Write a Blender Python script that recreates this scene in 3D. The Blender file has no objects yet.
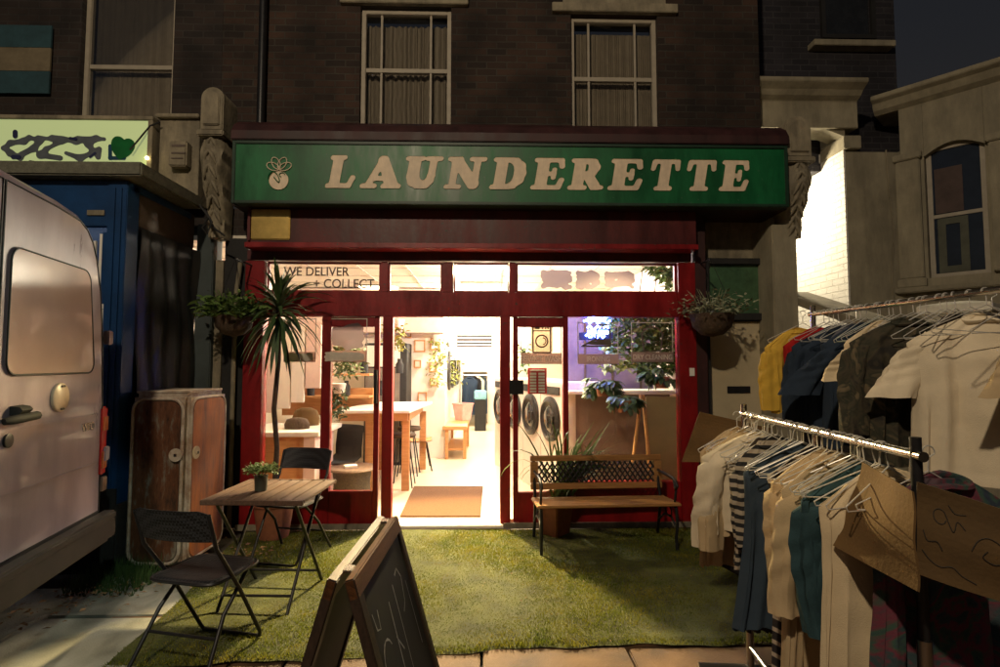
import bpy, math, random
from mathutils import Vector, Matrix
R = math.radians
C = bpy.context.scene.collection
scene = bpy.context.scene
rnd = random.Random(7)

# ------------------------------------------------------------------ camera
F = 540.0; YAW = R(1.4); PITCH = R(3.3); CH = 1.55
_fw = Vector((math.sin(YAW)*math.cos(PITCH), math.cos(YAW)*math.cos(PITCH), math.sin(PITCH)))
_rt = Vector((math.cos(YAW), -math.sin(YAW), 0)); _up = _rt.cross(_fw)
def ray(px, py): return _fw + _rt*((px-500)/F) + _up*((333.5-py)/F)
def P(px, py, Y):
    d = ray(px, py); return Vector((0,0,CH)) + d*(Y/d.y)
def PZ(px, py, z):
    d = ray(px, py); return Vector((0,0,CH)) + d*((z-CH)/d.z)
def fx(px, Y, py=365): return P(px, py, Y).x
def fz(py, Y, px=487): return P(px, py, Y).z

# ------------------------------------------------------------------ materials
MATS = {}
def mat(name, col, rough=.6, metal=0, var=.25, scale=8, bump=0, bscale=60, col2=None, spec=.5, coat=0, stretch=None, detail=6, sheen=0, dirt=0, chips=None):
    if name in MATS: return MATS[name]
    m = bpy.data.materials.new(name); m.use_nodes = True; MATS[name] = m
    nt = m.node_tree; N = nt.nodes; L = nt.links; b = N['Principled BSDF']
    b.inputs['Roughness'].default_value = rough; b.inputs['Metallic'].default_value = metal
    b.inputs['Specular IOR Level'].default_value = spec; b.inputs['Coat Weight'].default_value = coat
    b.inputs['Sheen Weight'].default_value = sheen
    tc = N.new('ShaderNodeTexCoord'); mp = N.new('ShaderNodeMapping'); L.new(tc.outputs['Object'], mp.inputs[0])
    if stretch: mp.inputs['Scale'].default_value = stretch
    n = N.new('ShaderNodeTexNoise'); n.inputs['Scale'].default_value = scale; n.inputs['Detail'].default_value = detail; n.inputs['Roughness'].default_value = .65
    L.new(mp.outputs[0], n.inputs[0])
    cr = N.new('ShaderNodeValToRGB'); cr.color_ramp.elements[0].position = .3; cr.color_ramp.elements[1].position = .7
    c2 = col2 if col2 else tuple(min(1, c*(1+var)) for c in col)
    c1 = col if col2 else tuple(c*(1-var) for c in col)
    cr.color_ramp.elements[0].color = (*c1, 1); cr.color_ramp.elements[1].color = (*c2, 1)
    L.new(n.outputs[0], cr.inputs[0]); L.new(cr.outputs[0], b.inputs['Base Color'])
    if dirt:
        mpd = N.new('ShaderNodeMapping'); mpd.inputs['Scale'].default_value = (3.2,3.2,.7); L.new(tc.outputs['Object'], mpd.inputs[0])
        nd = N.new('ShaderNodeTexNoise'); nd.inputs['Scale'].default_value = 1.5; nd.inputs['Detail'].default_value = 9; nd.inputs['Roughness'].default_value = .7; L.new(mpd.outputs[0], nd.inputs[0])
        rd = N.new('ShaderNodeValToRGB'); rd.color_ramp.elements[0].position = .38; rd.color_ramp.elements[1].position = .62
        rd.color_ramp.elements[0].color = (1-dirt,1-dirt,1-dirt,1); rd.color_ramp.elements[1].color = (1,1,1,1); L.new(nd.outputs[0], rd.inputs[0])
        mx = N.new('ShaderNodeMix'); mx.data_type = 'RGBA'; mx.blend_type = 'MULTIPLY'; mx.inputs[0].default_value = 1
        L.new(cr.outputs[0], mx.inputs[6]); L.new(rd.outputs[0], mx.inputs[7]); last = mx.outputs[2]
        if chips:
            nc = N.new('ShaderNodeTexNoise'); nc.inputs['Scale'].default_value = 26; nc.inputs['Detail'].default_value = 5; L.new(tc.outputs['Object'], nc.inputs[0])
            rc = N.new('ShaderNodeValToRGB'); rc.color_ramp.elements[0].position = .68; rc.color_ramp.elements[1].position = .70; L.new(nc.outputs[0], rc.inputs[0])
            m3 = N.new('ShaderNodeMix'); m3.data_type = 'RGBA'; L.new(rc.outputs[0], m3.inputs[0]); L.new(last, m3.inputs[6]); m3.inputs[7].default_value = (*chips,1); last = m3.outputs[2]
        L.new(last, b.inputs['Base Color'])
        rr = N.new('ShaderNodeMath'); rr.operation = 'MULTIPLY_ADD'; L.new(nd.outputs[0], rr.inputs[0]); rr.inputs[1].default_value = .5; rr.inputs[2].default_value = max(0, rough-.25); L.new(rr.outputs[0], b.inputs['Roughness'])
    if bump:
        n2 = N.new('ShaderNodeTexNoise'); n2.inputs['Scale'].default_value = bscale; n2.inputs['Detail'].default_value = 4
        L.new(mp.outputs[0], n2.inputs[0])
        bp = N.new('ShaderNodeBump'); bp.inputs['Strength'].default_value = bump; bp.inputs['Distance'].default_value = .01
        L.new(n2.outputs[0], bp.inputs['Height']); L.new(bp.outputs[0], b.inputs['Normal'])
    return m
def emit(name, col, s):
    if name in MATS: return MATS[name]
    m = bpy.data.materials.new(name); m.use_nodes = True; MATS[name] = m
    b = m.node_tree.nodes['Principled BSDF']; b.inputs['Base Color'].default_value = (*col, 1)
    b.inputs['Emission Color'].default_value = (*col, 1); b.inputs['Emission Strength'].default_value = s
    return m
def brick(name, c1, c2, mortar, vert='XZ', bw=.215, bh=.075, bump=.6, rough=.9, dirt=.5):
    m = bpy.data.materials.new(name); m.use_nodes = True; MATS[name] = m
    nt = m.node_tree; N = nt.nodes; L = nt.links; b = N['Principled BSDF']; b.inputs['Roughness'].default_value = rough
    tc = N.new('ShaderNodeTexCoord'); sp = N.new('ShaderNodeSeparateXYZ'); cb = N.new('ShaderNodeCombineXYZ')
    L.new(tc.outputs['Object'], sp.inputs[0])
    L.new(sp.outputs[0 if vert == 'XZ' else 1], cb.inputs[0]); L.new(sp.outputs[2], cb.inputs[1])
    # wobble the courses a little
    nz = N.new('ShaderNodeTexNoise'); nz.inputs['Scale'].default_value = 5; L.new(tc.outputs['Object'], nz.inputs[0])
    ad = N.new('ShaderNodeVectorMath'); ad.operation = 'MULTIPLY_ADD'; ad.inputs[1].default_value = (.012,.012,0)
    L.new(nz.outputs['Color'], ad.inputs[0]); L.new(cb.outputs[0], ad.inputs[2])
    br = N.new('ShaderNodeTexBrick'); br.inputs['Scale'].default_value = 1
    br.inputs['Brick Width'].default_value = bw; br.inputs['Row Height'].default_value = bh
    br.inputs['Mortar Size'].default_value = .008; br.inputs['Mortar Smooth'].default_value = .3; br.inputs['Bias'].default_value = -.1
    br.inputs['Color1'].default_value = (*c1,1); br.inputs['Color2'].default_value = (*c2,1); br.inputs['Mortar'].default_value = (*mortar,1)
    L.new(ad.outputs[0], br.inputs['Vector'])
    n2 = N.new('ShaderNodeTexNoise'); n2.inputs['Scale'].default_value = 2.2; n2.inputs['Detail'].default_value = 8; L.new(tc.outputs['Object'], n2.inputs[0])
    cr = N.new('ShaderNodeValToRGB'); cr.color_ramp.elements[0].position = .35; cr.color_ramp.elements[1].position = .65
    cr.color_ramp.elements[0].color = (1-dirt,1-dirt,1-dirt,1); cr.color_ramp.elements[1].color = (1,1,1,1); L.new(n2.outputs[0], cr.inputs[0])
    mx = N.new('ShaderNodeMix'); mx.data_type = 'RGBA'; mx.blend_type = 'MULTIPLY'; mx.inputs[0].default_value = 1
    L.new(br.outputs['Color'], mx.inputs[6]); L.new(cr.outputs[0], mx.inputs[7]); L.new(mx.outputs[2], b.inputs['Base Color'])
    n3 = N.new('ShaderNodeTexNoise'); n3.inputs['Scale'].default_value = 40; L.new(tc.outputs['Object'], n3.inputs[0])
    iv = N.new('ShaderNodeMath'); iv.operation = 'MULTIPLY_ADD'; iv.inputs[1].default_value = -1; L.new(br.outputs['Fac'], iv.inputs[0])
    ml = N.new('ShaderNodeMath'); ml.operation = 'MULTIPLY'; ml.inputs[1].default_value = .5; L.new(n3.outputs[0], ml.inputs[0]); L.new(ml.outputs[0], iv.inputs[2])
    bp = N.new('ShaderNodeBump'); bp.inputs['Strength'].default_value = bump; bp.inputs['Distance'].default_value = .012
    L.new(iv.outputs[0], bp.inputs['Height']); L.new(bp.outputs[0], b.inputs['Normal'])
    return m
def glass(name, tint=(1,1,1), refl=1.0, frost=0):
    m = bpy.data.materials.new(name); m.use_nodes = True; MATS[name] = m
    nt = m.node_tree; N = nt.nodes; L = nt.links; N.remove(N['Principled BSDF'])
    o = N['Material Output']; t = N.new('ShaderNodeBsdfTransparent'); t.inputs[0].default_value = (*tint,1)
    g = N.new('ShaderNodeBsdfGlossy'); g.inputs['Roughness'].default_value = .03
    fr = N.new('ShaderNodeFresnel'); fr.inputs[0].default_value = 1.5
    mm = N.new('ShaderNodeMath'); mm.operation = 'MULTIPLY'; mm.inputs[1].default_value = refl; L.new(fr.outputs[0], mm.inputs[0])
    mx = N.new('ShaderNodeMixShader'); L.new(mm.outputs[0], mx.inputs[0]); L.new(t.outputs[0], mx.inputs[1]); L.new(g.outputs[0], mx.inputs[2])
    if frost:
        d = N.new('ShaderNodeBsdfTranslucent'); d2 = N.new('ShaderNodeBsdfDiffuse'); d2.inputs[0].default_value = (*tint,1); d.inputs[0].default_value = (*tint,1)
        m1 = N.new('ShaderNodeMixShader'); m1.inputs[0].default_value = .5; L.new(d.outputs[0], m1.inputs[1]); L.new(d2.outputs[0], m1.inputs[2])
        m2 = N.new('ShaderNodeMixShader'); m2.inputs[0].default_value = frost; L.new(mx.outputs[0], m2.inputs[1]); L.new(m1.outputs[0], m2.inputs[2])
        L.new(m2.outputs[0], o.inputs[0])
    else: L.new(mx.outputs[0], o.inputs[0])
    return m
def wave(name, c1, c2, scale, axis='Z', rough=.9, sharp=.5, dist=0):
    m = bpy.data.materials.new(name); m.use_nodes = True; MATS[name] = m
    nt = m.node_tree; N = nt.nodes; L = nt.links; b = N['Principled BSDF']; b.inputs['Roughness'].default_value = rough
    tc = N.new('ShaderNodeTexCoord'); w = N.new('ShaderNodeTexWave'); w.bands_direction = axis; w.inputs['Scale'].default_value = scale
    w.inputs['Distortion'].default_value = dist; L.new(tc.outputs['Object'], w.inputs[0])
    cr = N.new('ShaderNodeValToRGB'); cr.color_ramp.elements[0].position = sharp-.06; cr.color_ramp.elements[1].position = sharp+.06
    cr.color_ramp.elements[0].color = (*c1,1); cr.color_ramp.elements[1].color = (*c2,1)
    L.new(w.outputs['Fac'], cr.inputs[0]); L.new(cr.outputs[0], b.inputs['Base Color'])
    return m
def patches(name, cols, scale, rough=.9, dist=0.5, bump=.2, detail=3):
    m = bpy.data.materials.new(name); m.use_nodes = True; MATS[name] = m
    nt = m.node_tree; N = nt.nodes; L = nt.links; b = N['Principled BSDF']; b.inputs['Roughness'].default_value = rough
    tc = N.new('ShaderNodeTexCoord'); n = N.new('ShaderNodeTexNoise'); n.inputs['Scale'].default_value = scale; n.inputs['Detail'].default_value = detail
    n.inputs['Distortion'].default_value = dist; L.new(tc.outputs['Object'], n.inputs[0])
    cr = N.new('ShaderNodeValToRGB'); el = cr.color_ramp.elements
    k = len(cols)
    el[0].position = .32; el[0].color = (*cols[0],1); el[1].position = .68; el[1].color = (*cols[-1],1)
    for i in range(1, k-1):
        e = el.new(.32+.36*i/(k-1)); e.color = (*cols[i],1)
    L.new(n.outputs[0], cr.inputs[0]); L.new(cr.outputs[0], b.inputs['Base Color'])
    n2 = N.new('ShaderNodeTexNoise'); n2.inputs['Scale'].default_value = 120; L.new(tc.outputs['Object'], n2.inputs[0])
    bp = N.new('ShaderNodeBump'); bp.inputs['Strength'].default_value = bump; bp.inputs['Distance'].default_value = .005
    L.new(n2.outputs[0], bp.inputs['Height']); L.new(bp.outputs[0], b.inputs['Normal'])
    return m

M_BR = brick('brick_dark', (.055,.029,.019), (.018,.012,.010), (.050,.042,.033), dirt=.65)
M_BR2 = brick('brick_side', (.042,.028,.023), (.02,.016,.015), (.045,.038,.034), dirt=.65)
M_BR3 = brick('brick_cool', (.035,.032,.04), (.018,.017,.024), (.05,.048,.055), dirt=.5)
M_WB = brick('brick_white', (.78,.76,.7), (.7,.68,.62), (.66,.64,.58), vert='YZ', bump=1.0, dirt=.08)
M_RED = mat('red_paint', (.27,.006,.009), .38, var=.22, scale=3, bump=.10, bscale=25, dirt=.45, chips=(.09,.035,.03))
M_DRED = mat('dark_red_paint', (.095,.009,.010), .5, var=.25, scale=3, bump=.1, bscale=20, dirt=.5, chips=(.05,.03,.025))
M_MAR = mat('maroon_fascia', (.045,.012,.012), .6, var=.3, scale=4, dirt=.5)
M_GRN = mat('sign_green', (.003,.13,.04), .45, var=.3, scale=1.6, bump=.06, bscale=5, dirt=.45, chips=(.05,.12,.07))
M_LET = mat('sign_letter_cream', (.80,.66,.49), .6, var=.10, scale=14, dirt=.25)
M_BLK = mat('black_metal', (.018,.018,.02), .4, .3, var=.3, scale=20)
M_BLKP = mat('black_matte', (.015,.015,.015), .75, var=.3)
M_STONE = mat('painted_stone', (.30,.26,.18), .8, var=.25, scale=6, bump=.5, bscale=30, dirt=.5)
M_STONE2 = mat('cream_stucco', (.32,.285,.20), .85, var=.14, scale=4, bump=.3, bscale=40, dirt=.35)
M_WHITE = mat('white_plaster', (.78,.75,.68), .7, var=.04, scale=3, bump=.1)
M_SASH = mat('sash_paint', (.36,.32,.25), .6, var=.12, scale=10)
M_CURT = wave('net_curtain', (.30,.26,.19), (.38,.33,.25), 6, 'X', dist=4)
M_BLIND = mat('blind_cloth', (.34,.29,.21), .9, var=.15, scale=6)
M_DGLASS = mat('window_dark_glass', (.02,.022,.025), .06, var=.3, spec=.7)
M_GL = glass('shop_glass', (.97,.98,.96), .9)
M_GLT = glass('dusty_glass', (.92,.9,.85), .9, frost=.10)
M_FROST = glass('frosted_decal', (.55,.42,.38), .4, frost=.6)
M_DECAL = mat('decal_dark', (.12,.09,.075), .7)
M_DECALW = mat('decal_pale', (.62,.55,.48), .7)
M_TURF = patches('turf_backing', [(.03,.035,.008),(.07,.08,.016)], 6)
M_BLADE = patches('turf_blade', [(.085,.12,.012),(.165,.18,.018),(.26,.235,.032)], 5, detail=6)
def add_translucency(m, f):
    nt = m.node_tree; N = nt.nodes; L = nt.links; b = N['Principled BSDF']; o = N['Material Output']
    t = N.new('ShaderNodeBsdfTranslucent'); L.new(b.inputs['Base Color'].links[0].from_socket, t.inputs[0])
    mx = N.new('ShaderNodeMixShader'); mx.inputs[0].default_value = f; L.new(b.outputs[0], mx.inputs[1]); L.new(t.outputs[0], mx.inputs[2]); L.new(mx.outputs[0], o.inputs[0])
add_translucency(M_BLADE, .45)
M_FLAG = patches('york_stone', [(.05,.025,.012),(.115,.06,.026),(.18,.10,.046)], 3.2, detail=8, rough=.75, bump=.5)
M_CONC = patches('concrete_flag', [(.13,.13,.11),(.24,.245,.21),(.34,.34,.30)], 3.5, detail=8, bump=.5)
M_GND = patches('ground_dark', [(.04,.035,.028),(.075,.062,.05)], 2, detail=8, bump=.6)
M_WOOD = mat('bench_wood', (.26,.12,.04), .42, col2=(.46,.24,.085), scale=6, stretch=(1,12,12), bump=.15)
M_WOODD = mat('table_wood', (.06,.035,.025), .55, col2=(.15,.085,.055), scale=5, stretch=(12,1,12), bump=.2)
M_BWOOD = mat('aboard_wood', (.12,.045,.015), .5, col2=(.22,.09,.03), scale=8, stretch=(12,1,6), bump=.2)
M_DWOOD = mat('aboard_dark', (.022,.014,.010), .5, col2=(.05,.03,.02), scale=8, stretch=(12,1,6), bump=.2)
M_CHALKB = mat('chalkboard', (.014,.02,.016), .7, var=.5, scale=6)
M_CHALK = mat('chalk', (.42,.44,.42), .95, var=.3, scale=60)
M_IWOOD = mat('interior_wood', (.42,.20,.07), .5, col2=(.6,.32,.13), scale=5, stretch=(1,8,8))
M_IWHITE = mat('interior_white', (.80,.75,.66), .6, var=.03)
M_IWALL = mat('interior_wall_paint', (.80,.73,.62), .8, var=.04)
M_IPINK = mat('interior_pinkish', (.66,.50,.44), .6, var=.08)
M_IFLOOR = mat('interior_floor_tile', (.72,.60,.42), .3, var=.06, scale=3)
M_CEIL = brick('ceiling_tile', (.72,.66,.56), (.68,.62,.52), (.45,.4,.33), bw=.6, bh=.6, bump=.1, dirt=.02)
M_MAT = mat('doormat_coir', (.12,.055,.02), .95, var=.3, scale=60, bump=.6, bscale=250)
M_TERR = mat('terracotta', (.27,.10,.05), .8, var=.25, scale=8)
M_VAN = mat('van_paint', (.38,.30,.36), .34, var=.04, scale=1.5, coat=.35, bump=.02, bscale=3, dirt=.22)
M_VANTRIM = mat('van_trim', (.035,.028,.026), .5, var=.3)
M_RUB = mat('rubber', (.012,.012,.012), .6)
M_TAIL = mat('tail_lens_red', (.6,.012,.01), .12, var=.2, scale=10, coat=1)
M_TAILO = mat('tail_lens_amber', (.55,.12,.02), .12, var=.2, scale=10, coat=1)
M_CHROME = mat('chrome', (.55,.52,.48), .22, 1, var=.15, scale=30)
M_WIRE = mat('hanger_wire', (.62,.60,.55), .32, .35, var=.15)
M_BLUE = mat('kiosk_blue', (.006,.038,.12), .4, var=.3, scale=4, bump=.1)
M_TARP = patches('tarp', [(.008,.009,.010),(.022,.022,.024),(.04,.036,.03)], 1.6, rough=.42, bump=.4, detail=5)
M_PLY = mat('ply_panel', (.10,.07,.045), .8, var=.3, scale=6)
M_CARD = mat('cardboard', (.125,.068,.02), .9, var=.16, scale=5, bump=.15, bscale=100)
M_CARDD = mat('cardboard_dull', (.085,.048,.015), .9, var=.25, scale=5, bump=.15, bscale=100)
M_INK = mat('marker_ink', (.02,.015,.01), .8)
M_BRASS = mat('brass_plate', (.62,.44,.14), .35, .8, var=.25, scale=6)
M_PALE = mat('pale_door_paint', (.50,.42,.27), .6, var=.12, scale=3, bump=.08)
M_LEAFD = mat('leaf_dark', (.025,.055,.015), .5, col2=(.06,.11,.03), scale=10)
M_LEAFG = mat('leaf_green', (.05,.11,.02), .5, col2=(.13,.2,.05), scale=14)
M_LEAFY = mat('leaf_yellow', (.16,.2,.03), .55, col2=(.36,.36,.07), scale=14)
M_LEAFP = mat('leaf_pale', (.16,.18,.10), .7, col2=(.34,.36,.24), scale=14)
M_BARK = mat('bark', (.07,.045,.028), .9, var=.35, scale=30, bump=.5)
M_MACH = mat('machine_white', (.74,.70,.64), .3, var=.03)
M_STEEL = mat('steel', (.4,.38,.35), .3, 1, var=.1)
M_LITTER = mat('dry_leaf', (.16,.09,.04), .8, col2=(.34,.2,.09), scale=30)
def rust():
    m = bpy.data.materials.new('rusty_panel'); m.use_nodes = True
    nt = m.node_tree; N = nt.nodes; L = nt.links; b = N['Principled BSDF']; b.inputs['Roughness'].default_value = .6
    tc = N.new('ShaderNodeTexCoord'); mp = N.new('ShaderNodeMapping'); mp.inputs['Scale'].default_value = (7,7,2.0); L.new(tc.outputs['Object'], mp.inputs[0])
    n = N.new('ShaderNodeTexNoise'); n.inputs['Scale'].default_value = 1.6; n.inputs['Detail'].default_value = 10; n.inputs['Roughness'].default_value = .7; L.new(mp.outputs[0], n.inputs[0])
    cr = N.new('ShaderNodeValToRGB'); el = cr.color_ramp.elements
    el[0].position = .36; el[0].color = (.028,.014,.008,1); el[1].position = .66; el[1].color = (.22,.19,.14,1)
    e = el.new(.46); e.color = (.09,.034,.014,1); e = el.new(.53); e.color = (.12,.045,.018,1); e = el.new(.58); e.color = (.13,.10,.075,1)
    L.new(n.outputs[0], cr.inputs[0]); L.new(cr.outputs[0], b.inputs['Base Color'])
    bp = N.new('ShaderNodeBump'); bp.inputs['Strength'].default_value = .4; bp.inputs['Distance'].default_value = .01; L.new(n.outputs[0], bp.inputs['Height']); L.new(bp.outputs[0], b.inputs['Normal'])
    return m
M_RUST = rust()
def cloth(name, col, var=.12, **k): return mat(name, col, .92, var=var, scale=5, bump=.35, bscale=350, spec=.2, **k)
K = dict(cream=cloth('cloth_cream', (.62,.50,.32)), white=cloth('cloth_offwhite', (.72,.62,.45)), brown=cloth('cloth_dark_brown', (.035,.025,.018)),
         navy=cloth('cloth_navy', (.022,.034,.055)), denim=cloth('cloth_denim', (.04,.06,.085)), black=cloth('cloth_black', (.014,.013,.014)),
         yellow=cloth('cloth_mustard', (.58,.36,.05)), red=cloth('cloth_red', (.34,.012,.012)), green=cloth('cloth_green', (.03,.20,.03)),
         grey=cloth('cloth_grey', (.10,.10,.12)), teal=cloth('cloth_teal', (.03,.065,.075), .35), beige=cloth('cloth_beige', (.48,.36,.21)),
         stripe=wave('cloth_stripe', (.015,.014,.014), (.36,.30,.22), 9, 'Z'), stripe2=wave('cloth_stripe_wide', (.02,.015,.016), (.42,.34,.26), 7, 'Z', sharp=.75),
         camo=patches('cloth_camo', [(.014,.012,.009),(.05,.04,.022),(.02,.022,.012),(.12,.09,.05)], 9, dist=1.5),
         tie=patches('cloth_tiedye', [(.02,.04,.05),(.03,.05,.055),(.13,.022,.04),(.03,.07,.05),(.02,.03,.05)], 5, dist=3),
         loden=cloth('cloth_olive', (.10,.075,.03)))

# ------------------------------------------------------------------ mesh helpers
class MB:
    def __init__(s): s.v = []; s.f = []
    def add(s, vs, fs):
        o = len(s.v); s.v += [tuple(v) for v in vs]; s.f += [tuple(i+o for i in f) for f in fs]; return s
    def box(s, x0, x1, y0, y1, z0, z1, mtx=None):
        if x0 > x1: x0, x1 = x1, x0
        if y0 > y1: y0, y1 = y1, y0
        if z0 > z1: z0, z1 = z1, z0
        vs = [Vector(p) for p in ((x0,y0,z0),(x1,y0,z0),(x1,y1,z0),(x0,y1,z0),(x0,y0,z1),(x1,y0,z1),(x1,y1,z1),(x0,y1,z1))]
        if mtx: vs = [mtx @ v for v in vs]
        return s.add(vs, [(3,2,1,0),(4,5,6,7),(0,1,5,4),(1,2,6,5),(2,3,7,6),(3,0,4,7)])
    def tube(s, pts, r, n=8, caps=True, flat=1.0):
        pts = [Vector(p) for p in pts]; rs = r if isinstance(r, (list, tuple)) else [r]*len(pts)
        vs = []; prev = None
        for i, p in enumerate(pts):
            t = (pts[min(i+1, len(pts)-1)] - pts[max(i-1, 0)])
            if t.length < 1e-9: t = Vector((0,0,1))
            t.normalize()
            if prev is None:
                a = Vector((0,0,1)) if abs(t.z) < .9 else Vector((1,0,0))
                u = t.cross(a).normalized()
            else: u = (prev - t*prev.dot(t)).normalized()
            prev = u; w = t.cross(u)
            for k in range(n):
                an = 2*math.pi*k/n
                vs.append(p + (u*math.cos(an) + w*math.sin(an)*flat)*rs[i])
        fs = [(i*n+k, i*n+(k+1)%n, (i+1)*n+(k+1)%n, (i+1)*n+k) for i in range(len(pts)-1) for k in range(n)]
        if caps: fs += [tuple(range(n))[::-1], tuple((len(pts)-1)*n+k for k in range(n))]
        return s.add(vs, fs)
    def lathe(s, prof, c=(0,0,0), n=24, axis='Z'):
        vs = []
        for r, h in prof:
            for k in range(n):
                a = 2*math.pi*k/n
                if axis == 'Z': vs.append((c[0]+r*math.cos(a), c[1]+r*math.sin(a), c[2]+h))
                elif axis == 'Y': vs.append((c[0]+r*math.cos(a), c[1]+h, c[2]+r*math.sin(a)))
                else: vs.append((c[0]+h, c[1]+r*math.cos(a), c[2]+r*math.sin(a)))
        m = len(prof)
        fs = [(i*n+k, i*n+(k+1)%n, (i+1)*n+(k+1)%n, (i+1)*n+k) for i in range(m-1) for k in range(n)]
        if prof[0][0] > 1e-6: fs.append(tuple(range(n))[::-1])
        if prof[-1][0] > 1e-6: fs.append(tuple((m-1)*n+k for k in range(n)))
        return s.add(vs, fs)
    def prism(s, poly, a0, a1, axis='Y'):
        n = len(poly)
        def mk(p, a): return {'Y': (p[0],a,p[1]), 'X': (a,p[0],p[1]), 'Z': (p[0],p[1],a)}[axis]
        vs = [mk(p,a0) for p in poly] + [mk(p,a1) for p in poly]
        return s.add(vs, [tuple(range(n)), tuple(range(2*n-1, n-1, -1))] + [(i, i+n, (i+1)%n+n, (i+1)%n) for i in range(n)])
    def frame(s, x0, x1, z0, z1, w, y0, y1):
        s.box(x0,x0+w,y0,y1,z0,z1); s.box(x1-w,x1,y0,y1,z0,z1); s.box(x0+w,x1-w,y0,y1,z0,z0+w); s.box(x0+w,x1-w,y0,y1,z1-w,z1); return s
    def build(s, name, m, parent=None, bevel=0, smooth=False, loc=None, rz=0, mtx=None):
        me = bpy.data.meshes.new(name)
        vs = s.v
        if mtx: vs = [tuple(mtx @ Vector(v)) for v in vs]
        me.from_pydata(vs, [], s.f); me.update()
        import bmesh
        bm = bmesh.new(); bm.from_mesh(me); bmesh.ops.recalc_face_normals(bm, faces=bm.faces)
        if bevel: 
            bmesh.ops.bevel(bm, geom=[e for e in bm.edges if len(e.link_faces)==2 and e.calc_face_angle(0) > .6], offset=bevel, segments=2, affect='EDGES', clamp_overlap=True)
        bm.to_mesh(me); bm.free()
        me.materials.append(m)
        if smooth:
            for p in me.polygons: p.use_smooth = True
            try: me.set_sharp_from_angle(angle=R(50))
            except Exception: pass
        o = bpy.data.objects.new(name, me); C.objects.link(o)
        if parent: o.parent = parent
        if loc is not None: o.location = loc
        if rz: o.rotation_euler = (0,0,rz)
        return o
def tag(o, label=None, cat=None, group=None, kind=None):
    if label: o['label'] = label
    if cat: o['category'] = cat
    if group: o['group'] = group
    if kind: o['kind'] = kind
    return o
def thing(name, label, cat, loc=(0,0,0), rz=0, group=None):
    o = bpy.data.objects.new(name, None); C.objects.link(o); o.location = loc; o.rotation_euler = (0,0,rz); o.empty_display_size = .1
    return tag(o, label, cat, group)
def dup(o, loc=None, rz=None, label=None, parent=None):
    c = o.copy(); C.objects.link(c)
    if parent: c.parent = parent
    if loc is not None: c.location = loc
    if rz is not None: c.rotation_euler = (0,0,rz)
    if label: c['label'] = label
    for ch in list(o.children): dup(ch, parent=c)
    return c
def struct(name, mb, m, **k): return tag(mb.build(name, m, **k), kind='structure')
def part(name, m, parent, *boxes, bevel=0.0, **k):
    b = MB()
    for q in boxes: b.box(*q)
    return b.build(name, m, parent, bevel=bevel, **k)

def contour(fn, x0, x1, y0, y1, nx, ny, place, depth=0, dirn=None):
    """filled outline of fn<0, thickened along dirn"""
    mb = MB(); idx = {}; V = []; Fc = []
    dx = (x1-x0)/nx; dy = (y1-y0)/ny
    val = [[fn(x0+i*dx, y0+j*dy) for j in range(ny+1)] for i in range(nx+1)]
    def vid(p):
        k = (round(p[0],6), round(p[1],6))
        if k not in idx: idx[k] = len(V); V.append(k)
        return idx[k]
    for i in range(nx):
        for j in range(ny):
            cs = [(i,j),(i+1,j),(i+1,j+1),(i,j+1)]; poly = []
            for a in range(4):
                p, q = cs[a], cs[(a+1)%4]; vp, vq = val[p[0]][p[1]], val[q[0]][q[1]]
                if vp < 0: poly.append((x0+p[0]*dx, y0+p[1]*dy))
                if (vp < 0) != (vq < 0):
                    t = vp/(vp-vq); poly.append((x0+(p[0]+t*(q[0]-p[0]))*dx, y0+(p[1]+t*(q[1]-p[1]))*dy))
            if len(poly) >= 3:
                ids = [vid(p) for p in poly]; ids2 = [ids[k] for k in range(len(ids)) if ids[k] != ids[k-1]]
                if len(ids2) >= 3: Fc.append(tuple(ids2))
    pv = [Vector(place(*v)) for v in V]
    if depth:
        n = len(V); ed = {}
        for f in Fc:
            for a in range(len(f)):
                e = (f[a], f[(a+1)%len(f)]); ed[e] = 1
        pv2 = [p + Vector(dirn)*depth for p in pv]
        sides = [(a, b, b+n, a+n) for (a, b) in ed if (b, a) not in ed]
        mb.add(pv+pv2, Fc+sides)
    else: mb.add(pv, Fc)
    return mb
def seg(x, y, a):
    x0,y0,x1,y1,r0,r1 = a; dx=x1-x0; dy=y1-y0; l=dx*dx+dy*dy or 1e-9
    t = max(0, min(1, ((x-x0)*dx+(y-y0)*dy)/l)); return math.hypot(x-x0-t*dx, y-y0-t*dy) - (r0+(r1-r0)*t)
def bolder(st, f=1.16, d=.012): return [(a,b,c,e,r0*f+d,r1*f+d) for a,b,c,e,r0,r1 in st]
def strokes_fn(st, k=.03):
    def f(x, y):
        d = 9
        for a in st:
            e = seg(x, y, a)
            h = max(k-abs(d-e), 0)/k; d = min(d, e) - h*h*k*.25
        return d
    return f
def poly_st(pts, rs):
    return [(pts[i][0],pts[i][1],pts[i+1][0],pts[i+1][1],rs[i],rs[i+1]) for i in range(len(pts)-1)]
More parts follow.
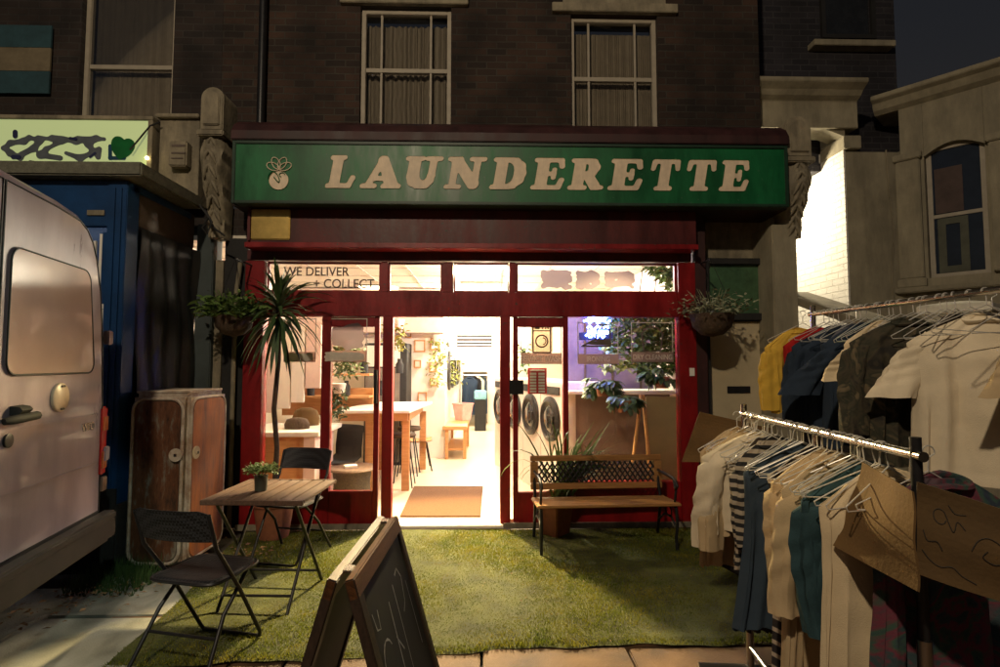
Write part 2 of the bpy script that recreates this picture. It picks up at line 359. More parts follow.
GL = {
 'L': (.86, [(.27,.13,.27,.87,.13,.13),(.09,.94,.46,.94,.055,.055),(.08,.06,.72,.06,.06,.06),(.72,.06,.81,.3,.06,.07)]),
 'A': (1.05, [(.2,.1,.5,.88,.065,.08),(.5,.88,.82,.1,.11,.14),(.32,.3,.7,.3,.055,.055),(.07,.06,.36,.06,.06,.06),(.62,.06,1.0,.06,.06,.06)]),
 'U': (.98, [(.26,.9,.26,.38,.13,.13)]+poly_st([(.26,.38),(.31,.22),(.46,.11),(.62,.13),(.72,.24),(.75,.4),(.76,.9)],[.13,.13,.11,.1,.085,.075,.075])+[(.07,.94,.45,.94,.055,.055),(.6,.94,.93,.94,.055,.055)]),
 'N': (1.0, [(.2,.1,.2,.88,.07,.08),(.25,.88,.76,.14,.12,.13),(.8,.15,.8,.9,.07,.07),(.06,.06,.38,.06,.055,.055),(.05,.94,.32,.94,.055,.055),(.64,.94,.97,.94,.055,.055)]),
 'D': (.98, [(.26,.1,.26,.9,.13,.13),(.07,.94,.5,.94,.055,.055),(.07,.06,.5,.06,.055,.055)]+poly_st([(.48,.93),(.64,.88),(.77,.72),(.80,.5),(.77,.3),(.64,.13),(.48,.07)],[.06,.09,.125,.135,.125,.09,.06])),
 'E': (.86, [(.26,.1,.26,.9,.13,.13),(.07,.94,.72,.94,.055,.055),(.73,.92,.77,.74,.06,.055),(.26,.5,.56,.5,.055,.05),(.575,.37,.575,.64,.045,.045),(.07,.06,.72,.06,.055,.055),(.74,.08,.80,.3,.065,.06)]),
 'R': (.95, [(.26,.1,.26,.9,.13,.13),(.07,.94,.5,.94,.055,.055),(.26,.48,.5,.48,.05,.05),(.07,.06,.46,.06,.055,.055)]+poly_st([(.48,.92),(.62,.87),(.67,.72),(.62,.56),(.5,.49)],[.07,.1,.125,.1,.06])+[(.52,.46,.73,.14,.11,.12),(.73,.07,.93,.07,.07,.05)]),
 'T': (.84, [(.42,.1,.42,.9,.13,.13),(.1,.94,.74,.94,.055,.055),(.08,.92,.05,.70,.065,.05),(.76,.92,.79,.70,.065,.05),(.22,.06,.62,.06,.055,.055)]),
}
def text_mesh(name, txt, m, parent, loc, size, rot=(R(90),0,0), ext=.002, align='LEFT', bold=0.0, sx=1):
    cu = bpy.data.curves.new('lettering', 'FONT'); cu.body = txt; cu.size = size; cu.extrude = ext; cu.align_x = align; cu.offset = bold
    to = bpy.data.objects.new('lettering', cu); C.objects.link(to)
    dg = bpy.context.evaluated_depsgraph_get(); me = bpy.data.meshes.new_from_object(to.evaluated_get(dg)); bpy.data.objects.remove(to)
    me.materials.clear(); me.materials.append(m)
    o = bpy.data.objects.new(name, me); C.objects.link(o); o.parent = parent; o.location = loc; o.rotation_euler = rot; o.scale = (sx,1,1)
    return o

# ================================================================== GROUND
g = MB(); g.box(-40,40,-30,60,-.3,-.04); struct('ground', g, M_GND)
# york stone paving at the front, slabs with open joints
pv = MB(); y = -2.0; row = 0
edges_y = [-3,-2.2,-1.5,-.8,-.1,.55,1.2,1.85,2.45,3.05,3.72,4.45,5.1]
for a, b in zip(edges_y[:-1], edges_y[1:]):
    x = -7 + rnd.random()*.5
    while x < 7:
        w = rnd.uniform(.55,1.05); dz = rnd.uniform(-.006,.004)
        if not (x > -12 and x+w < -1.55 and a > 2.0): pv.box(x+.008, x+w-.008, a+.008, b-.008, -.06, dz)
        x += w
struct('paving', pv, M_FLAG, bevel=.006)
cf = MB(); 
for (x0,x1,y0,y1) in ((-5.2,-3.7,2.05,2.9),(-3.68,-2.72,2.05,2.95),(-2.70,-1.72,2.05,2.6),(-2.70,-1.72,2.62,3.45),(-3.68,-2.72,2.97,3.9),(-5.2,-3.7,2.92,3.9),(-2.70,-1.72,3.47,4.2)):
    cf.box(x0+.006,x1-.006,y0+.006,y1-.006,-.05,.008+rnd.uniform(-.004,.003))
struct('concrete_flags', cf, M_CONC, bevel=.006)
# artificial grass rug
gx0, gx1, gy0, gy1 = -1.92, 2.05, 2.88, 5.12
def gfront(x): return 2.985 + .03*math.sin(x*1.3+1) + .04*x + .012*math.sin(x*9) + .008*math.sin(x*23)
def gleft(y): return -1.93 - .03*math.sin(y*3) - (y-2.9)*.12
tb = MB(); n = 60
vs = []; 
for i in range(n+1):
    for j in range(31):
        t = i/n; u = j/30
        yy0 = gfront(gx0+(gx1-gx0)*t); y_ = yy0 + (gy1-yy0)*u; x_ = gleft(y_) + (gx1-gleft(y_))*t
        vs.append((x_, y_, .018 + .006*math.sin(x_*3+y_*2) + (.0 if 0 < u else -.012)))
tb.add(vs, [(i*31+j, (i+1)*31+j, (i+1)*31+j+1, i*31+j+1) for i in range(n) for j in range(30)])
struct('turf_base', tb, M_TURF)
gb = MB(); vs = []; fs = []
for i in range(120000):
    x_ = rnd.uniform(-2.25, gx1); y_ = rnd.uniform(gy0, gy1)
    if y_ < gfront(x_)-.012*rnd.random() or x_ < gleft(y_): continue
    h = rnd.uniform(.010,.021)*(1+.35*math.sin(x_*4+2*math.sin(y_*3))); a = rnd.uniform(0,6.283); w = .0022*(1+y_*.18)
    dx, dy = math.cos(a)*w, math.sin(a)*w; lx, ly = rnd.uniform(-.014,.014), rnd.uniform(-.016,.010)
    k = len(vs); z0 = .012+.006*math.sin(x_*3+y_*2); vs += [(x_-dx,y_-dy,z0),(x_+dx,y_+dy,z0),(x_+lx,y_+ly,z0+h)]; fs.append((k,k+1,k+2))
me = bpy.data.meshes.new('artificial_grass'); me.from_pydata(vs, [], fs); me.materials.append(M_BLADE)
o = bpy.data.objects.new('artificial_grass', me); C.objects.link(o)
tag(o, 'rug of green artificial grass laid over the paving in front of the shop', 'grass', kind='stuff')
# crumbs and dry leaves by the left edge of the grass
lb = MB()
for i in range(420):
    t = rnd.random(); x_ = -2.9 + 1.0*t + rnd.gauss(0,.16); y_ = 3.35 + 1.25*t + rnd.gauss(0,.13)
    if i % 5 == 0: x_ = rnd.uniform(-1.8,2.0); y_ = rnd.uniform(2.3,4.9)
    s = rnd.uniform(.005,.028) if i % 5 else rnd.uniform(.003,.010); a = rnd.uniform(0,6.28)
    m_ = Matrix.Translation((x_,y_,.028)) @ Matrix.Rotation(a,4,'Z') @ Matrix.Rotation(rnd.uniform(-.6,.6),4,'X')
    lb.add([m_ @ Vector(p) for p in ((-s,0,0),(0,-s*.5,s*.2),(s,0,0),(0,s*.5,s*.25))], [(0,1,2,3)])
tag(lb.build('leaf_litter', M_LITTER), 'dry leaves and crumbs of dirt scattered along the paving edge', 'litter', kind='stuff')

# ================================================================== UPPER BUILDINGS
WY = 5.62
def wall_with_holes(mb, x0, x1, z0, z1, y0, y1, holes):
    holes = sorted(holes); x = x0
    for (a, b, c, d) in holes:
        mb.box(x, a, y0, y1, z0, z1); mb.box(a, b, y0, y1, z0, c) if c > z0 else None
        if d < z1: mb.box(a, b, y0, y1, d, z1)
        x = b
    mb.box(x, x1, y0, y1, z0, z1)
def X(px): return fx(px, WY, 60)
def Z(py): return fz(py, WY)
ZT = 8.2
def sash(parent, pl, pr, ztop, zbot, mids, zmid, glassm, curtain=None):
    x0, x1 = pl, pr
    w = MB(); w.frame(x0, x1, zbot, ztop, .045, WY+.06, WY+.13); w.build('window', M_SASH, parent, bevel=.004)
    wo = C.objects[-1] if False else parent.children[-1]
    b = MB(); b.box(x0+.047, x1-.047, WY+.075, WY+.12, zmid-.022, zmid+.022)
    for m in mids: b.box(m-.011, m+.011, WY+.08, WY+.11, zbot+.047, zmid-.024); b.box(m-.011, m+.011, WY+.08, WY+.11, zmid+.024, ztop-.047)
    b.build('glazing_bar', M_SASH, wo)
    gpane = MB(); gpane.box(x0+.046, x1-.046, WY+.092, WY+.096, zbot+.046, ztop-.046); gpane.build('pane', glassm, wo)
    if curtain:
        cm, cx0, cx1, cz0, cz1 = curtain
        c = MB(); vs = []; n = 90
        for i in range(n+1):
            xx = cx0 + (cx1-cx0)*i/n; yy = WY+.20 + (.016 if cm is M_CURT else .003)*math.sin(i*.9+2*math.sin(i*.13)) + .008*math.sin(i*2.3+i*i*.004)
            vs += [(xx,yy,cz0),(xx,yy,cz1)]
        c.add(vs, [(2*i,2*i+2,2*i+3,2*i+1) for i in range(n)]); c.build('curtain', cm, wo, smooth=True)
    bk = MB(); bk.box(x0, x1, WY+.5, WY+.52, zbot, ztop); bk.build('dark_room', M_BLKP, wo)
    return wo
M_WG = glass('upper_glass', (.85,.85,.85), .8)
main = thing('brick_house', 'dark brick upper storey with two curtained sash windows over the launderette', 'building', (0,WY,0))
def W(o): o.matrix_parent_inverse = o.parent.matrix_world.inverted(); return o
main.location = (0,0,0)
z_low = fz(128, WY)-.6
win1 = (X(360), X(451), fz(122,WY)-.3, fz(8,WY)); win2 = (X(571), X(658), fz(126,WY)-.3, fz(13,WY))
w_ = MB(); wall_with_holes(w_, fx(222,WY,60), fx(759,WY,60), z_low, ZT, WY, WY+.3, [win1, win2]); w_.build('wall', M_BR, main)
sash(main, win1[0], win1[1], win1[3], win1[2], [X(380), X(430)], fz(68,WY), M_WG, (M_CURT, win1[0]+.02, win1[1]-.02, win1[2], win1[3]-.1))
sash(main, win2[0], win2[1], win2[3], win2[2], [X(590), X(637)], fz(74,WY), M_WG, (M_BLIND, win2[0]+.02, win2[1]-.02, win2[2], win2[3]-.1))
for (a, b, w) in ((340,468,win1),(552,677,win2)):
    part('lintel', M_STONE, main, (X(a), X(b), WY-.06, WY+.02, w[3]+.002, w[3]+.10), (X(a)+.12, X(b)-.12, WY-.03, WY+.02, w[3]+.102, w[3]+.2), bevel=.006)
# left house
lefth = thing('brick_house', 'dark brick upper storey with one unlit sash window over the pale green shop sign', 'building')
win3 = (fx(80,WY,60), fx(173,WY,60), fz(125,WY)-.3, 6.2)
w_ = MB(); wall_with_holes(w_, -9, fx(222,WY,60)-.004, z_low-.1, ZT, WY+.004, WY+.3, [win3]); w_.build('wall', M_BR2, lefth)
sash(lefth, win3[0], win3[1], win3[3], win3[2], [], fz(68,WY), M_WG, (M_BLIND, win3[0]+.02, win3[1]-.02, win3[2], win3[3]-.1))
dp = MB(); dp.tube([(fx(262,WY-.08,60),WY-.08,z_low+.3),(fx(262,WY-.08,60),WY-.08,ZT)], .04, 12); dp.build('drainpipe', M_BLK, smooth=True)
tag(C.objects['drainpipe'], 'dark drainpipe running down the upper brick wall left of the curtained window', 'pipe')
# striped banner
bn = thing('wall_banner', 'faded blue and cream striped banner on the brick wall at top left', 'banner')
b0, b1 = fx(-5,WY-.05,60), fx(50,WY-.05,60)
M_BT = mat('banner_teal', (.02,.06,.075), .8); M_BC = mat('banner_cream', (.16,.13,.08), .8)
for nm, m_, y0, y1 in (('blue_stripe',M_BT,32,54),('cream_stripe',M_BC,54,77),('blue_stripe',M_BT,77,99)):
    part(nm, m_, bn, (b0,b1,WY-.05,WY-.03,fz(y0,WY-.05),fz(y1,WY-.05)+.004))

# ================================================================== SHOPFRONT
SY = 5.30
def sx(px, Y=SY): return fx(px, Y, 400)
def sz(py, Y=SY): return fz(py, Y)
shop = thing('shopfront', 'deep red timber shopfront with sliding doors open onto the lit launderette', 'shopfront')
# cornice above the sign
FY = 4.98
f0, f1 = fx(231,FY,175), fx(789,FY,175)
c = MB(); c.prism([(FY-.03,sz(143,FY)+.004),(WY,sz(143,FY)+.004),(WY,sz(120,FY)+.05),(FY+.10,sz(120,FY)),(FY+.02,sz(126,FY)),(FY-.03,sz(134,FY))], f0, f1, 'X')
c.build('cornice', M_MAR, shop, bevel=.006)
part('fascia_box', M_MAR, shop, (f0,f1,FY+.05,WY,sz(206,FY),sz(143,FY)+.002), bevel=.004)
# shutter box
BY = 5.10
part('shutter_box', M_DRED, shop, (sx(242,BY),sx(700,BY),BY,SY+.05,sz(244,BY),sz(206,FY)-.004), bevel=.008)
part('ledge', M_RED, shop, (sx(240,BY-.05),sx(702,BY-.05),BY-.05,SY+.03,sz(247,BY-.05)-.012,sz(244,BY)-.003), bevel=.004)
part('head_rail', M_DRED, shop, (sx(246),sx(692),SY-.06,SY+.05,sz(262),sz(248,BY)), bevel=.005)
zt0, zt1 = sz(293), sz(263)
zd = sz(317); zs = .035
def R_(n, *bx): return part(n, M_RED, shop, *bx, bevel=.005)
x_l0, x_l1 = sx(245), sx(264); x_r0, x_r1 = sx(678), sx(695)
R_('post', (x_l0, x_l1, SY-.07, SY+.06, .0, zt1)); R_('post', (x_r0, x_r1, SY-.07, SY+.06, .0, zt1))
R_('transom_rail', (x_l1, x_r0, SY-.05, SY+.06, zd, zt0))
for a, b in ((380,387),(442,453),(509,516)): R_('mullion', (sx(a), sx(b), SY-.045, SY+.05, zt0, zt1))
for a, b in ((265,380),(387,442),(453,509),(516,678)):
    part('transom_pane', M_GL, shop, (sx(a)+.004, sx(b)-.004, SY, SY+.006, zt0+.003, zt1-.003))
    fr = MB(); fr.frame(sx(a)+.002, sx(b)-.002, zt0+.002, zt1-.002, .018, SY-.02, SY+.02); fr.build('glazing_bead', M_RED, shop)
# doorway posts
R_('post', (sx(374), sx(379), SY-.02, SY+.03, zs, zd)); R_('post', (sx(383), sx(393), SY-.05, SY+.05, 0, zd))
R_('post', (sx(500), sx(510), SY-.05, SY+.05, 0, zd)); R_('post', (sx(513), sx(518), SY-.02, SY+.03, zs, zd))
R_('post', (sx(322), sx(331), SY-.04, SY+.04, 0, zd)); R_('post', (sx(563), sx(568), SY-.04, SY+.04, 0, zd))
# stallrisers
zst = sz(492); zst2 = sz(482)
R_('stallriser', (x_l1, sx(322), SY-.04, SY+.05, 0, zst)); R_('stallriser', (sx(331), sx(374), SY-.03, SY+.03, 0, zst+.02))
R_('stallriser', (sx(518), sx(563), SY-.03, SY+.03, 0, zst)); R_('stallriser', (sx(568), x_r0, SY-.04, SY+.05, 0, zst2))
for a, b, zb in ((265,322,zst),(331,374,zst+.02),(518,563,zst),(568,678,zst2)):
    part('shop_pane', M_GL, shop, (sx(a)+.002, sx(b)-.002, SY, SY+.006, zb+.002, zd-.002))
for a, b, zb in ((331,374,zst+.02),(518,563,zst)):
    R_('door_rail', (sx(a), sx(b), SY-.025, SY+.025, zd-.10, zd-.004))
part('threshold', M_IWHITE, shop, (sx(391), sx(503), SY-.10, SY+.12, 0, zs), bevel=.006)
part('plinth', M_STONE, shop, (sx(243), sx(391)-.002, SY-.10, SY-.072, 0, .05)); part('plinth', M_STONE, shop, (sx(503)+.002, sx(690), SY-.10, SY-.072, 0, .05))
part('door_pull', M_BLK, shop, (sx(375), sx(378), SY-.07, SY-.022, 1.18, 1.5)); part('door_pull', M_BLK, shop, (sx(509), sx(523), SY-.075, SY-.055, sz(394), sz(380)))
# side pilaster (grey blue) and cream strip at left, dark panel
M_GB = mat('grey_blue_paint', (.045,.06,.062), .7, var=.25, scale=4)
part('side_pilaster', M_GB, shop, (sx(196), sx(213), SY-.08, SY+.1, 0, sz(228)), bevel=.008)
part('white_strip', M_STONE, shop, (sx(213)+.003, sx(221), SY-.03, SY+.1, 0, sz(262)))
part('side_panel', M_BLKP, shop, (sx(221)+.003, x_l0-.003, SY-.01, SY+.1, 0, sz(240)))
part('side_panel', M_MAR, shop, (x_r1+.003, sx(706), SY-.06, SY+.1, 0, sz(206)))
pipe = MB(); pipe.tube([(sx(236),SY-.07,0.0),(sx(236),SY-.07,sz(300)),(sx(240),SY-.07,sz(265))], .022, 10)
tag(pipe.build('waste_pipe', M_STONE, smooth=True), 'pale narrow pipe rising beside the left red post under the basket', 'pipe')
# transom lettering
t1 = text_mesh('lettering', 'WE DELIVER', M_DECAL, shop, (sx(281), SY-.004, sz(276.5)), .125, bold=.0015, sx=.92)
t2 = text_mesh('lettering', '+ COLLECT', M_DECAL, shop, (sx(311), SY-.004, sz(288.5)), .125, bold=.0015, sx=.92)
def smudge(cx, cz, w, h, seed, m, parent, Y, name='smudged_lettering'):
    r2 = random.Random(seed); st = []
    for k in range(4):
        pts = [(w*(i/6-.5), h*(k/3-.5)*.8 + r2.uniform(-.12,.12)*h) for i in range(7)]
        st += poly_st(pts, [r2.uniform(.08,.2)*h for _ in pts])
    mb = contour(strokes_fn(st, .02), -w*.65, w*.65, -h*.8, h*.8, 34, 24, lambda a, b: (cx+a, Y, cz+b), .002, (0,1,0))
    return mb.build(name, m, parent)
M_SM = glass('smudge_film', (.22,.17,.18), .2, frost=.75)
for i, (a, b) in enumerate(((544,571),(579,599),(608,634))):
    smudge((sx(a)+sx(b))/2, sz(279), sx(b)-sx(a), .15, i+3, M_SM, shop, SY-.006)
# window decals
def decal(x0, x1, z0, z1, zb0, zb1, word, icon, Y):
    fr = MB(); fr.frame(x0, x1, z0, z1, .008, Y-.003, Y-.001); fr.build('decal_outline', M_DECALW, shop)
    b = part('decal_band', M_FROST, shop, (x0, x1, Y-.008, Y-.005, zb0, zb1))
    if word: text_mesh('lettering', word, M_DECALW, shop, ((x0+x1)/2, Y-.010, zb0+(zb1-zb0)*.25), (zb1-zb0)*.72, align='CENTER', sx=.78, bold=.001)
    if icon: icon.build('decal_icon', M_DECAL, shop)
def ic(st, cx, cz, s, Y): return contour(strokes_fn(st, .01), -1.1, 1.1, -1.1, 1.1, 60, 60, lambda a, b: (cx+a*s, Y-.006, cz+b*s), .002, (0,1,0))
def ring(cx, cy, r, w, n=20, a0=0, a1=6.2832): return poly_st([(cx+r*math.cos(a0+(a1-a0)*i/n), cy+r*math.sin(a0+(a1-a0)*i/n)) for i in range(n+1)], [w]*(n+1))
# washing machine on a pale plate
wx0, wx1, wz0, wz1 = sx(521), sx(561), sz(354), sz(325)
part('decal_plate', glass('decal_plate', (.85,.72,.6), .3, frost=.55), shop, (sx(531), sx(553), SY-.004, SY-.002, sz(352), sz(326)))
st = poly_st([(-.62,-.95),(.62,-.95),(.62,.95),(-.62,.95),(-.62,-.95)], [.05]*5)+[(-.62,.58,.62,.58,.04,.04)]+ring(0,-.15,.42,.05)+ring(.05,-.15,.24,.035,12,-1.4,1.4)+[(-.45,.76,-.2,.76,.07,.07),(.05,.76,.06,.76,.06,.06),(.25,.76,.26,.76,.06,.06),(.45,.76,.46,.76,.06,.06)]
decal(sx(521), sx(562), sz(364), sz(323), sz(364), sz(353), 'SERVICE WASH', ic(st, sx(542), sz(339), .14, SY), SY)
st = poly_st([(-.95,-.5),(.8,-.5),(.8,-.1),(-.2,-.1),(-.95,-.5)],[.05]*5)+poly_st([(-.1,-.1),(0,.55),(.75,.55),(.8,-.1)],[.05]*4)+[(-.5,-.3,.7,-.3,.1,.14),(.1,.8,.6,.8,.05,.05)]
decal(sx(578), sx(619), sz(364), sz(322), sz(364), sz(354), 'IRONING', ic(st, sx(598), sz(338), .16, SY), SY)
st = poly_st([(-.55,-.85),(-.7,.3),(-.35,.7),(.35,.7),(.7,.3),(.55,-.85),(-.55,-.85)],[.04]*7)+ring(0,.85,.15,.035,10)
decal(sx(632), sx(674), sz(362), sz(322), sz(362), sz(352), 'DRY CLEANING', ic(st, sx(653), sz(338), .15, SY), SY)
decal(sx(283), sx(315), sz(362), sz(319), sz(362), sz(352), None, None, SY)
decal(sx(324), sx(367), sz(362), sz(319), sz(362), sz(351), None, None, SY-.03)
smudge(sx(345), sz(357), .36, .07, 21, M_DECALW, shop, SY-.045); smudge(sx(299), sz(357), .24, .06, 22, M_DECALW, shop, SY-.015)
smudge(sx(348), sz(337), .26, .22, 23, M_SM, shop, SY-.036)
# brass plate light reflector
bl = thing('brass_plate', 'square brass plate glinting on the maroon fascia under the sign left end', 'plate')
part('plate', M_BRASS, bl, (sx(246,BY-.02), sx(286,BY-.02), BY-.02, BY-.002, sz(241,BY), sz(211,BY)), bevel=.01)
part('rim', M_DRED, bl, (sx(243,BY-.02), sx(245.5,BY-.02), BY-.024, BY-.002, sz(242,BY), sz(210,BY)))

# ---- the sign
sign = thing('shop_sign', 'long green LAUNDERETTE sign board with cream slanted lettering', 'sign')
s0, s1, szb, szt = fx(232,FY-.06,175), fx(788,FY-.06,175), fz(205,FY-.06), fz(143,FY-.06)
part('board', M_GRN, sign, (s0+.02, s1-.02, FY-.055, FY+.045, szb+.02, szt-.02))
fr = MB(); fr.frame(s0, s1, szb, szt, .028, FY-.07, FY+.046); fr.build('frame', mat('sign_edge',(.010,.035,.02),.5), sign, bevel=.004)
spans = [('L',325,358),('A',360,405),('U',401,443),('N',444,486),('D',489,529),('E',530,567),('R',567,606),('E',607,645),('T',648,681),('T',684,717),('E',718,751)]
LY = FY-.06
for ch, a, b in spans:
    adv, st = GL[ch]; x0_, x1_ = fx(a, LY, 172), fx(b, LY, 172)
    t_ = (a-325)/426; zb_ = P(a, 187.5+t_*3.5, LY).z; zt_ = P(a, 155.5+t_*5.5, LY).z; H = zt_-zb_
    shear = .17*H; wd = (x1_-x0_-shear)/adv
    mb = contour((lambda fn: (lambda u, v: max(fn(u, v), v-1.012, -.012-v)))(strokes_fn(bolder(st), .05)), -.1, adv+.15, -.08, 1.1, 84, 76, lambda u, v: (x0_+u*wd+v*shear, LY, zb_+v*H), .004, (0,-1,0))
    mb.build('letter', M_LET, sign)
# ball emblem with looped string
ex, ez = fx(279,LY,175), P(279,175,LY).z; q = .115
st = []
ball = contour(lambda x, y: math.hypot(x, y+.02)-.088, -.12,.12,-.12,.12,30,30, lambda u, v: (ex+u, LY, ez-.03+v), .006, (0,-1,0)); ball.build('emblem_ball', M_LET, sign)
lp = MB()
def loop(cx, cz, ang, L_, w_, n=18):
    pts = []
    for i in range(n+1):
        t = i/n*2*math.pi; u = L_*(1-math.cos(t))/2; v = w_*math.sin(t)
        pts.append((ex+cx+u*math.cos(ang)-v*math.sin(ang), LY-.004, ez+cz+u*math.sin(ang)+v*math.cos(ang)))
    return pts
for an in (R(62), R(118), R(158), R(22)): lp.tube(loop(0,.055,an,.12,.035), .0042, 6)
lp.build('emblem_bow', M_LET, sign)
em = MB(); em.tube([(ex-.045+.09*math.sin(i*.35)*.6, LY-.008, ez-.02-.05*math.sin(i*.5)) for i in range(14)], .0045, 6)
em.tube([(ex+.03+.025*math.cos(i*.5), LY-.008, ez+.0+.02*math.sin(i*.5)) for i in range(10)], .0035, 6); em.build('emblem_string', M_GRN, sign)

# ================================================================== CONSOLES / PILASTERS
def console(name, label, px0, px1, ytop, ybot, seed, Y, mt):
    t = thing(name, label, 'corbel'); x0, x1 = fx(px0,Y,150), fx(px1,Y,150); zt, zb = fz(ytop,Y), fz(ybot,Y); w = x1-x0; cx = (x0+x1)/2
    # round topped head panel
    hh = min(.42, (zt-zb)*.35)
    poly = [(x0,zt-hh),(x1,zt-hh),(x1,zt-w/2)] + [(cx+w/2*math.cos(a), zt-w/2+w/2*math.sin(a)) for a in [math.pi*i/10 for i in range(1,10)]] + [(x0,zt-w/2)]
    MB().prism(poly, Y, Y+.3).build('head', mt, t, bevel=.01)
    poly2 = [(cx+(a-cx)*.72, (zt-hh/2)+(b-(zt-hh/2))*.78) for a, b in poly]
    MB().prism(poly2, Y-.02, Y-.001).build('head_panel', mt, t, bevel=.008)
    part('band', mt, t, (x0-.02, x1+.02, Y-.03, Y+.3, zt-hh-.06, zt-hh-.003), bevel=.01)
    # scrolled leaf body: stack of curved lobes
    b = MB(); r2 = random.Random(seed); n_ = 9; z1_ = zt-hh-.065
    prof = []
    for i in range(21):
        u = i/20; prof.append((Y + .02 - .10*math.sin(math.pi*min(1,u*1.5))*(1-u*.6) + .10*u, z1_ + (zb-z1_)*u))
    vs = []; 
    for i, (yy, zz) in enumerate(prof):
        wv = w*(.5 - .16*(i/20))
        for k in range(9):
            a = -1+k/4; vs.append((cx + a*wv, yy + .05*a*a - .015*math.cos(a*9+i*.9) + r2.uniform(-.008,.008), zz))
        vs.append((cx+wv, Y+.3, zz)); vs.append((cx-wv, Y+.3, zz))
    fs = [(i*11+k, i*11+(k+1)%11, (i+1)*11+(k+1)%11, (i+1)*11+k) for i in range(20) for k in range(11)] + [tuple(range(11)), tuple(220+k for k in range(11))]
    b.add(vs, fs); b.build('scroll', mt, t, smooth=True)
    lf = MB()
    for i in range(7):
        u = (i+.5)/7; zz = z1_+(zb-z1_)*u; yy = prof[int(u*20)][0]
        for sgn in (-1,1): lf.tube([(cx,yy+.0,zz+.06),(cx+sgn*w*.14,yy-.005,zz+.02),(cx+sgn*w*.26,yy+.025,zz-.06)], [.010,.022,.008], 8)
    lf.build('carved_leaf', mt, t, smooth=True)
    return t
console('corbel', 'weathered cream corbel with rounded top at the left end of the green sign', 199, 222, 90, 236, 3, 5.02, M_STONE)
console('corbel', 'dull cream carved corbel at the right end of the green sign', 786, 812, 112, 232, 5, 5.0, M_STONE)
pil = thing('stone_pilaster', 'plain cream pilaster between the pale side door and the lit porch', 'pilaster')
part('shaft', M_STONE2, pil, (sx(778,5.1), sx(803,5.1), 5.12, 5.6, .25, fz(222,5.1)), bevel=.01)
part('base', M_STONE2, pil, (sx(775,5.1), sx(806,5.1), 5.08, 5.6, 0, .247), bevel=.01)
# plaster panel at left of corbel, with an alarm box
lp_ = thing('plaster_panel', 'cream plaster panel between the pale green sign and the left corbel', 'wall')
part('panel', M_STONE, lp_, (fx(158,5.15,150), fx(198,5.15,150), 5.17, 5.6, fz(205,5.15), fz(122,5.15)), bevel=.004)
part('cap', M_STONE, lp_, (fx(156,5.15,150), fx(199,5.15,150), 5.12, 5.6, fz(122,5.15)+.003, fz(118,5.15)), bevel=.006)
ab = thing('alarm_box', 'small square grey alarm box on the cream plaster panel', 'alarm box')
part('case', M_STONE, ab, (fx(169,5.08,150), fx(187,5.08,150), 5.07, 5.167, fz(169,5.08), fz(144,5.08)), bevel=.012)
part('label_strip', M_DECAL, ab, (fx(171,5.06,150), fx(184,5.06,150), 5.064, 5.069, fz(150,5.08), fz(148,5.08)), (fx(171,5.06,150), fx(185,5.06,150), 5.064, 5.069, fz(157,5.08), fz(155.6,5.08)), (fx(171,5.06,150), fx(183,5.06,150), 5.064, 5.069, fz(162,5.08), fz(161,5.08)))
# wires drooping at the left corbel
cb = MB(); cb.tube([P(130,150,5.05), P(150,126,5.1), P(160,122,5.1)], .008, 6); cb.tube([P(150,178,5.0),P(170,192,4.98),P(197,202,4.96),P(207,215,4.9),P(214,228,4.95),P(225,236,5.0)], .009, 6)
cb.tube([P(205,210,4.92),P(212,222,4.9),P(207,234,4.92),P(202,228,4.92),P(208,218,4.9)], .008, 6)
tag(cb.build('loose_cable', M_BLKP, smooth=True), 'black cable looping from the pale green sign to the left corbel', 'cable')

# ================================================================== NEIGHBOUR SIGN (left)
ns = thing('light_box_sign', 'backlit pale green shop sign with smeared dark lettering and a green heart', 'sign')
NY = 5.12
M_LB = bpy.data.materials.new('lightbox_face'); M_LB.use_nodes = True
nt = M_LB.node_tree; b = nt.nodes['Principled BSDF']; b.inputs['Base Color'].default_value = (.55,.7,.3,1); b.inputs['Roughness'].default_value = .3
tc = nt.nodes.new('ShaderNodeTexCoord'); n_ = nt.nodes.new('ShaderNodeTexNoise'); n_.inputs['Scale'].default_value = 1.1; nt.links.new(tc.outputs['Object'], n_.inputs[0])
b.inputs['Emission Color'].default_value = (.50,.58,.30,1); b.inputs['Emission Strength'].default_value = .42
x0_, x1_ = fx(-30,NY,150), fx(148,NY,150)
part('face', M_LB, ns, (x0_, x1_, NY, NY+.03, P(75,182,NY).z, P(75,120,NY).z))
fr = MB(); fr.box(x0_, fx(153,NY,150), NY-.02, NY+.2, P(75,120,NY).z+.002, P(75,117,NY).z+.01); fr.box(x1_+.002, fx(153,NY,150), NY-.02, NY+.2, P(75,182,NY).z, P(75,120,NY).z); fr.build('frame', M_STONE, ns, bevel=.004)
M_NAVY = mat('sign_navy', (.02,.025,.08), .5); M_GREYL = mat('sign_grey_smear', (.10,.12,.14), .6); M_HG = mat('heart_green', (.005,.13,.03), .4)
def U(px, py): return ((px)/100.0, (150-py)/100.0)
def splace(Y): return lambda u, v: tuple(P(u*100, 150-v*100, Y))
st = []
st += poly_st([U(3,148),U(10,143),U(24,141),U(29,138)], [.008,.016,.02,.01]); st += poly_st([U(3,148),U(10,153),U(20,158)], [.008,.02,.02])
st += poly_st([U(29,137),U(40,141),U(34,148),U(22,154)], [.012,.015,.02,.02]); st += poly_st([U(38,137),U(62,141),U(46,149),U(40,155),U(60,158)],[.01,.014,.012,.02,.018])
st += poly_st([U(52,137),U(76,141),U(84,141)],[.015,.02,.01]); st += poly_st([U(96,138),U(88,144),U(94,152),U(80,158),U(66,153)],[.02,.02,.014,.02,.012]); st += poly_st([U(78,138),U(104,139)],[.012,.012]); st += [(*U(99,149),*U(98,157),.018,.018)]
